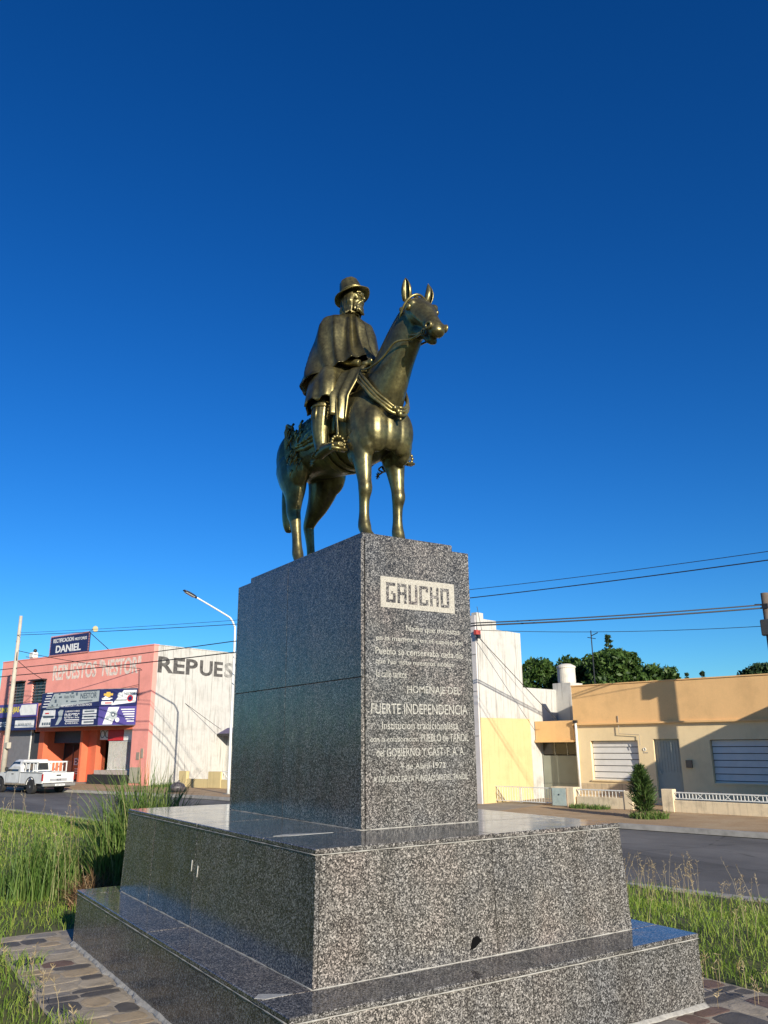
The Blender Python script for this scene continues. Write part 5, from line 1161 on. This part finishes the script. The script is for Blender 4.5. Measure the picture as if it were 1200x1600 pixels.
# ------------------------------------------------------------------ vegetation
def m_leaf(name, stops, rough=.55, trans=.25):
    m, nt, b = newmat(name); g = nt.nodes.new('ShaderNodeNewGeometry'); v = coords(nt)
    n = tex(nt, v, 'TexNoise', Scale=.8, Detail=3.0); f = math_(nt, 'ADD', math_(nt, 'MULTIPLY', g.outputs['Random Per Island'], .65), math_(nt, 'MULTIPLY', n.outputs[0], .35))
    r = ramp(nt, f, stops); nt.links.new(r.outputs[0], b.inputs['Base Color']); b.inputs['Roughness'].default_value = rough; b.inputs['Specular IOR Level'].default_value = .3
    t = nt.nodes.new('ShaderNodeBsdfTranslucent'); nt.links.new(r.outputs[0], t.inputs['Color']); mx = nt.nodes.new('ShaderNodeMixShader'); mx.inputs[0].default_value = trans
    nt.links.new(b.outputs[0], mx.inputs[1]); nt.links.new(t.outputs[0], mx.inputs[2]); nt.links.new(mx.outputs[0], nt.nodes['Material Output'].inputs['Surface']); return m
GRASSM = m_leaf('grass_blade', [(.12, (.085, .15, .018)), (.42, (.155, .255, .03)), (.66, (.24, .33, .05)), (.84, (.34, .36, .09)), (.95, (.46, .40, .19))], .55, .3)
WEEDM = m_leaf('weed_blade', [(.12, (.05, .10, .018)), (.45, (.10, .18, .035)), (.72, (.18, .24, .06)), (.88, (.40, .35, .18))], .55, .3)
STRAWM = m_leaf('dry_straw', [(.2, (.22, .15, .07)), (.5, (.42, .33, .18)), (.8, (.55, .46, .30))], .7, .25)
LEAFM = m_leaf('tree_leaf', [(.15, (.022, .052, .012)), (.5, (.05, .10, .02)), (.8, (.10, .165, .035))], .5, .25)
CONIF = m_leaf('conifer_needle', [(.15, (.014, .034, .012)), (.5, (.03, .06, .02)), (.8, (.055, .09, .03))], .6, .1)
SHRUB = m_leaf('shrub_leaf', [(.15, (.025, .05, .014)), (.5, (.05, .095, .022)), (.85, (.10, .15, .04))], .5, .2)
BARK = plain('tree_bark', (.09, .065, .045), .9, var=.3, scale=12, bmp=.6)
def blades(pos, hgt, wid, lean_, name, mat, seg=3, droop=.35):
    """one ribbon for each blade, pos (n,3)"""
    n = len(pos); az = RNG.uniform(0, 2*np.pi, n); la = RNG.uniform(0, 2*np.pi, n)
    side = np.stack([np.cos(az), np.sin(az), np.zeros(n)], -1); ld = np.stack([np.cos(la), np.sin(la), np.zeros(n)], -1)
    V_ = np.empty((n, seg*2+1, 3), np.float32)
    for k in range(seg):
        f = k/seg; c = pos+ld*(lean_*hgt*f**2)[:, None]; c[:, 2] += hgt*(f-droop*lean_*f*f)
        w_ = (wid*(1-.55*f)/2)[:, None]; V_[:, 2*k] = c-side*w_; V_[:, 2*k+1] = c+side*w_
    c = pos+ld*(lean_*hgt)[:, None]; c[:, 2] += hgt*(1-droop*lean_); V_[:, seg*2] = c
    b0 = (np.arange(n)*(seg*2+1))[:, None]; loops, sizes = [], []
    tri = []
    for k in range(seg-1): tri += [[2*k, 2*k+1, 2*k+3], [2*k, 2*k+3, 2*k+2]]
    tri.append([2*seg-2, 2*seg-1, 2*seg]); tri = np.array(tri)
    F = (b0[:, :, None]+tri[None]).reshape(-1, 3)
    return tri_mesh(name, V_.reshape(-1, 3), F, mat)
def tri_mesh(name, verts, F, mat, parent=None):
    me = bpy.data.meshes.new(name); me.vertices.add(len(verts)); me.vertices.foreach_set('co', np.ascontiguousarray(verts, np.float32).ravel())
    me.loops.add(F.size); me.loops.foreach_set('vertex_index', F.astype(np.int32).ravel()); me.polygons.add(len(F)); me.polygons.foreach_set('loop_start', np.arange(len(F), dtype=np.int32)*3)
    try: me.polygons.foreach_set('loop_total', np.full(len(F), 3, np.int32))
    except Exception: pass
    me.update(calc_edges=True); me.materials.append(mat); o = bpy.data.objects.new(name, me); COL.objects.link(o)
    if parent: o.parent = parent
    return o
GZ = np.vectorize(gz)
def scatter(n, a0, a1, r0, r1):
    az = np.radians(RNG.uniform(a0, a1, n)); r = RNG.uniform(0, 1, n)**1.25*(r1-r0)+r0
    x = -2.96+np.sin(az)*r; y = -4.87+np.cos(az)*r; t = x*V.x+y*V.y; s = x*U.x+y*U.y
    pv = (x > -1.52+.10*np.sin(y*3.1)+.05*np.sin(y*7.7)) & (x < 2.52+.05*np.sin(y*4.1)) & (y > -2.6) & (y < 3.76)
    k = (~pv) & (t-np.where(s > 28, -(s-28)*.14, 0) < 8.44); x, y = x[k], y[k]
    return np.stack([x, y, GZ(x, y)], -1)
def vnoise(p, sc, off=0): return np.array([noise.noise(Vector((q[0]*sc+off, q[1]*sc, 0))) for q in p])
P = scatter(190000, -12, 80, 2.0, 34); n = len(P); ns = vnoise(P, .9); ns2 = vnoise(P, 3.0, 9)
dist = np.hypot(P[:, 0]+2.96, P[:, 1]+4.87); wf = np.clip(dist/7, .8, 2.6)
h = (.065+.055*RNG.random(n))*(1+.8*ns+.4*ns2); h = np.clip(h, .03, .4)*np.where(RNG.random(n) < .04, 1.8, 1)
t_ = P[:, 0]*V.x+P[:, 1]*V.y
o = blades(P, h, (.0042+.003*RNG.random(n))*wf, RNG.uniform(.15, 1.15, n), 'lawn_grass', GRASSM, 3); o['kind'] = 'stuff'; o['label'] = 'bright green lawn grass round the monument'
# tall weeds behind the left corner of the monument and on the left
def clump(cx, cy, rad, n, hmin, hmax, name, mat, wid=.010, lean0=.03, lean1=.45):
    a = RNG.uniform(0, 2*np.pi, n); r = rad*np.sqrt(RNG.random(n)); x, y = cx+np.cos(a)*r, cy+np.sin(a)*r
    pos = np.stack([x, y, GZ(x, y)], -1); hh = RNG.uniform(hmin, hmax, n)*(1-.45*(r/rad)**2)
    o = blades(pos, hh, np.full(n, wid)*RNG.uniform(.6, 1.3, n), RNG.uniform(lean0, lean1, n), name, mat, 5, .45); return o
LBL = [('tall_grass_clump', 'tallest dark green grass clump against the left rear corner of the monument', .08, 5.0, .52, 2100, .7, 1.8, .015), ('tall_grass_clump', 'broad tall grass clump left of the monument with dry tips', -.80, 5.85, .48, 620, .45, 1.0, .012),
       ('tall_grass_clump', 'low grass clump at the far left edge of the lawn', -1.7, 7.2, .7, 380, .25, .55, .012), ('tall_grass_clump', 'grass clump behind the brown dead tuft', -.20, 6.3, .5, 420, .4, .8, .013)]
for nm, lb, cx, cy, rad, nn, h0, h1, wd in LBL: tag(clump(cx, cy, rad, nn, h0, h1, nm, WEEDM, wd), lb, 'grass clump', 'tall grass clumps left of the monument')
o = clump(-.42, 4.75, .30, 800, .25, .55, 'dead_grass_tuft', m_leaf('dead_brown', [(.2, (.07, .04, .02)), (.55, (.18, .10, .05)), (.85, (.38, .27, .14))], .8, .15), .010, .2, 1.1); tag(o, 'brown dead grass tuft beside the lower granite step', 'grass clump')
# dry seed stems
def stems(spots, name):
    mb = MB()
    for (x, y, hh) in spots:
        z = gz(x, y); lx, ly = random.uniform(-.25, .25)*hh, random.uniform(-.25, .25)*hh
        p = [Vector((x, y, z)), Vector((x+lx*.3, y+ly*.3, z+hh*.5)), Vector((x+lx, y+ly, z+hh))]; mb.tube(p, [.0018, .0014, .0009], 4)
        for k in range(random.randint(5, 10)):
            f = random.uniform(.62, 1); q = p[1].lerp(p[2], (f-.5)*2); d = Vector((random.uniform(-1, 1), random.uniform(-1, 1), random.uniform(.2, 1.2)))*.028
            mb.tube([q, q+d*.6, q+d], [.0008, .003, .0007], 4)
    o = mb.build(name, STRAWM); o['kind'] = 'stuff'; o['label'] = 'thin dry seed stems rising over the grass'; return o
sp = []
for k in range(420):
    t = random.uniform(3.2, 8.3); s = random.uniform(-6, 8); p = W(s, t)
    if p.x > 2.6: sp.append((p.x, p.y, random.uniform(.28, .62)))
for k in range(120):
    x, y = random.uniform(-2.6, 1.2), random.uniform(4.4, 9.5)
    sp.append((x, y, random.uniform(.45, 1.15)))
for k in range(9): sp.append((random.uniform(-1.75, -1.5), random.uniform(.8, 2.4), random.uniform(.10, .34)))
for k in range(24): sp.append((random.uniform(2.0, 2.7), random.uniform(-1.7, -.6), random.uniform(.05, .22)))
stems(sp, 'seed_stems')
# trees: trunk, limbs and leaves in clumps through the crown
def leaf_cloud(centres, radii, n, size, flat=.75):
    k = RNG.integers(0, len(centres), n); d = RNG.normal(size=(n, 3)); d /= np.linalg.norm(d, axis=1)[:, None]
    r = RNG.random(n)**(1/2.2); p = centres[k]+d*(radii[k]*r)[:, None]*np.array([1, 1, flat])
    a = RNG.normal(size=(n, 3)); a /= np.linalg.norm(a, axis=1)[:, None]; b = np.cross(a, RNG.normal(size=(n, 3))); b /= np.linalg.norm(b, axis=1)[:, None]
    s = (size*RNG.uniform(.6, 1.4, n))[:, None]
    V_ = np.stack([p-a*s, p+b*s*.45, p+a*s, p-b*s*.45], 1).reshape(-1, 3); i = np.arange(n)[:, None]*4
    return V_, np.concatenate([i+np.array([[0, 1, 2]]), i+np.array([[0, 2, 3]])], 1).reshape(-1, 3)
def tree(name, label, s, t, base_z, height, rx, rz, nleaf, mat, clumps=70, size=.13, trunk=.22, group='trees behind the houses', conic=False):
    o = thing(name, label, 'tree', W(s, t, base_z), random.uniform(0, 6)); o['group'] = group
    tb = MB(); fork = height-rz*1.5; tb.tube([(0, 0, -.2), (.05, .02, fork*.5), (0, .06, fork), (.05, 0, height*.9)], [trunk, trunk*.8, trunk*.6, trunk*.12], 10, True, None, 3)
    cs, rs = [], []
    for k in range(clumps):
        a = random.uniform(0, 6.283); f = random.uniform(0, 1)
        if conic: hz = height*(.22+.76*f); rr = rx*(1-f)*random.uniform(.35, 1)+.05; cr = .07+.30*(1-f)*rx
        else:
            el = random.uniform(-.6, 1.0); hz = height-rz+math.sin(el*1.3)*rz*.88; rr = rx*math.cos(el*1.2)*random.uniform(.35, 1.05); cr = random.uniform(.12, .34)*rx
        c = Vector((math.cos(a)*rr, math.sin(a)*rr, hz)); cs.append(c[:]); rs.append(cr)
        if k % 2 == 0: tb.tube([(0, .04, max(fork*.8, hz-rr*.9)), (c.x*.5, c.y*.5, hz-rr*.25), c], [trunk*.32, trunk*.2, .015], 6)
    tb.build('trunk', BARK, o, True); v_, f_ = leaf_cloud(np.array(cs), np.array(rs), nleaf, size); tri_mesh('crown', v_, f_, mat, o); return o
tree('broadleaf_tree', 'dark leafy tree directly behind the tall white house', 20.9, 34, -.6, 6.6, 1.7, 1.9, 12000, LEAFM)
tree('broadleaf_tree', 'dense tree rising behind the water tank', 19.2, 35, -.6, 6.7, 2.0, 2.1, 14000, LEAFM)
tree('broadleaf_tree', 'thick crown between the water tank and the antenna mast', 17.9, 36.5, -.6, 6.9, 2.2, 2.2, 14000, LEAFM)
tree('broadleaf_tree', 'broad tree crown right of the antenna mast', 16.2, 33.5, -.6, 6.75, 1.9, 2.1, 15000, LEAFM)
tree('broadleaf_tree', 'lower rounded tree at the right end of the tree row', 14.6, 34.5, -.6, 5.8, 1.8, 1.9, 12000, LEAFM)
tree('conifer_tree', 'pointed conifer tip poking above the tree row', 16.35, 33.6, -.6, 7.55, .75, 2, 3500, CONIF, conic=True, size=.10, clumps=90)
tree('conifer_tree', 'small dark conifer top above the middle of the orange parapet', 17.4, 45, -.6, 6.35, 1.1, 2, 3500, CONIF, conic=True, size=.11, clumps=90)
tree('conifer_tree', 'tiny conifer tip right of the pole shadow above the parapet', 16.5, 45, -.6, 6.3, .6, 2, 2500, CONIF, conic=True, size=.10, clumps=90)
tree('broadleaf_tree', 'flat dark tree top at the right edge above the orange parapet', 12.6, 45, -.6, 6.3, 1.5, .7, 6000, CONIF)
# bush on the pavement
bs = thing('pavement_bush', 'feathery upright dark green conifer bush on the pavement before the orange house', 'bush', W(7.62, 18.8, WALK_Z)); MB().tube([(0, 0, -.05), (.02, 0, .5), (-.05, .02, 1.35)], [.05, .035, .01], 8).build('stem', BARK, bs)
nb_ = 2400; fz = RNG.random(nb_)**.85; az_ = RNG.uniform(0, 2*np.pi, nb_); rad_ = .30*np.sin(np.pi*np.clip(.20+.80*fz, 0, 1))**.8*(.35+.65*RNG.random(nb_))*(1+.45*np.sin(az_*4+fz*11))
ps = np.stack([np.cos(az_)*rad_*.8-.06*fz, np.sin(az_)*rad_*.8, .14+1.24*fz], -1); dr_ = np.stack([np.cos(az_)*.75, np.sin(az_)*.75, np.full(nb_, .75)], -1)+RNG.normal(scale=.35, size=(nb_, 3)); dr_ /= np.linalg.norm(dr_, axis=1)[:, None]
ln = RNG.uniform(.08, .28, nb_)[:, None]*(1.15-.4*fz[:, None]); sd2 = np.cross(dr_, RNG.normal(size=(nb_, 3))); sd2 /= np.linalg.norm(sd2, axis=1)[:, None]
v_ = np.stack([ps-sd2*.008, ps+sd2*.008, ps+dr_*ln*.6+sd2*.012, ps+dr_*ln*.6-sd2*.012, ps+dr_*ln], 1).reshape(-1, 3); ii = np.arange(nb_)[:, None]*5
tri_mesh('foliage', v_, np.concatenate([ii+np.array([[0, 1, 2]]), ii+np.array([[0, 2, 3]]), ii+np.array([[3, 2, 4]])], 1).reshape(-1, 3), SHRUB, bs)
o = clump(0, 0, .5, 10, .1, .2, 'x', WEEDM); bpy.data.objects.remove(o)
def weeds(label, s, t, rad, n, hh):
    a = RNG.uniform(0, 2*np.pi, n); r = rad*np.sqrt(RNG.random(n)); c = W(s, t); pos = np.stack([c.x+np.cos(a)*r, c.y+np.sin(a)*r, np.full(n, WALK_Z)], -1)
    tag(blades(pos, RNG.uniform(.3, 1, n)*hh, np.full(n, .022), RNG.uniform(.1, 1, n), 'weed_patch', WEEDM, 3), label, 'weeds', 'weeds along the pavement')
weeds('weeds round the foot of the pavement bush', 7.5, 18.8, .55, 600, .28); weeds('weeds at the foot of the meter pillar', 10.9, 20.75, .35, 260, .22); weeds('weeds against the stained wall near the meter pillar', 10.2, 20.8, .35, 240, .2); weeds('weeds below the white shop wall', 35.3, 20.0, .8, 350, .35)
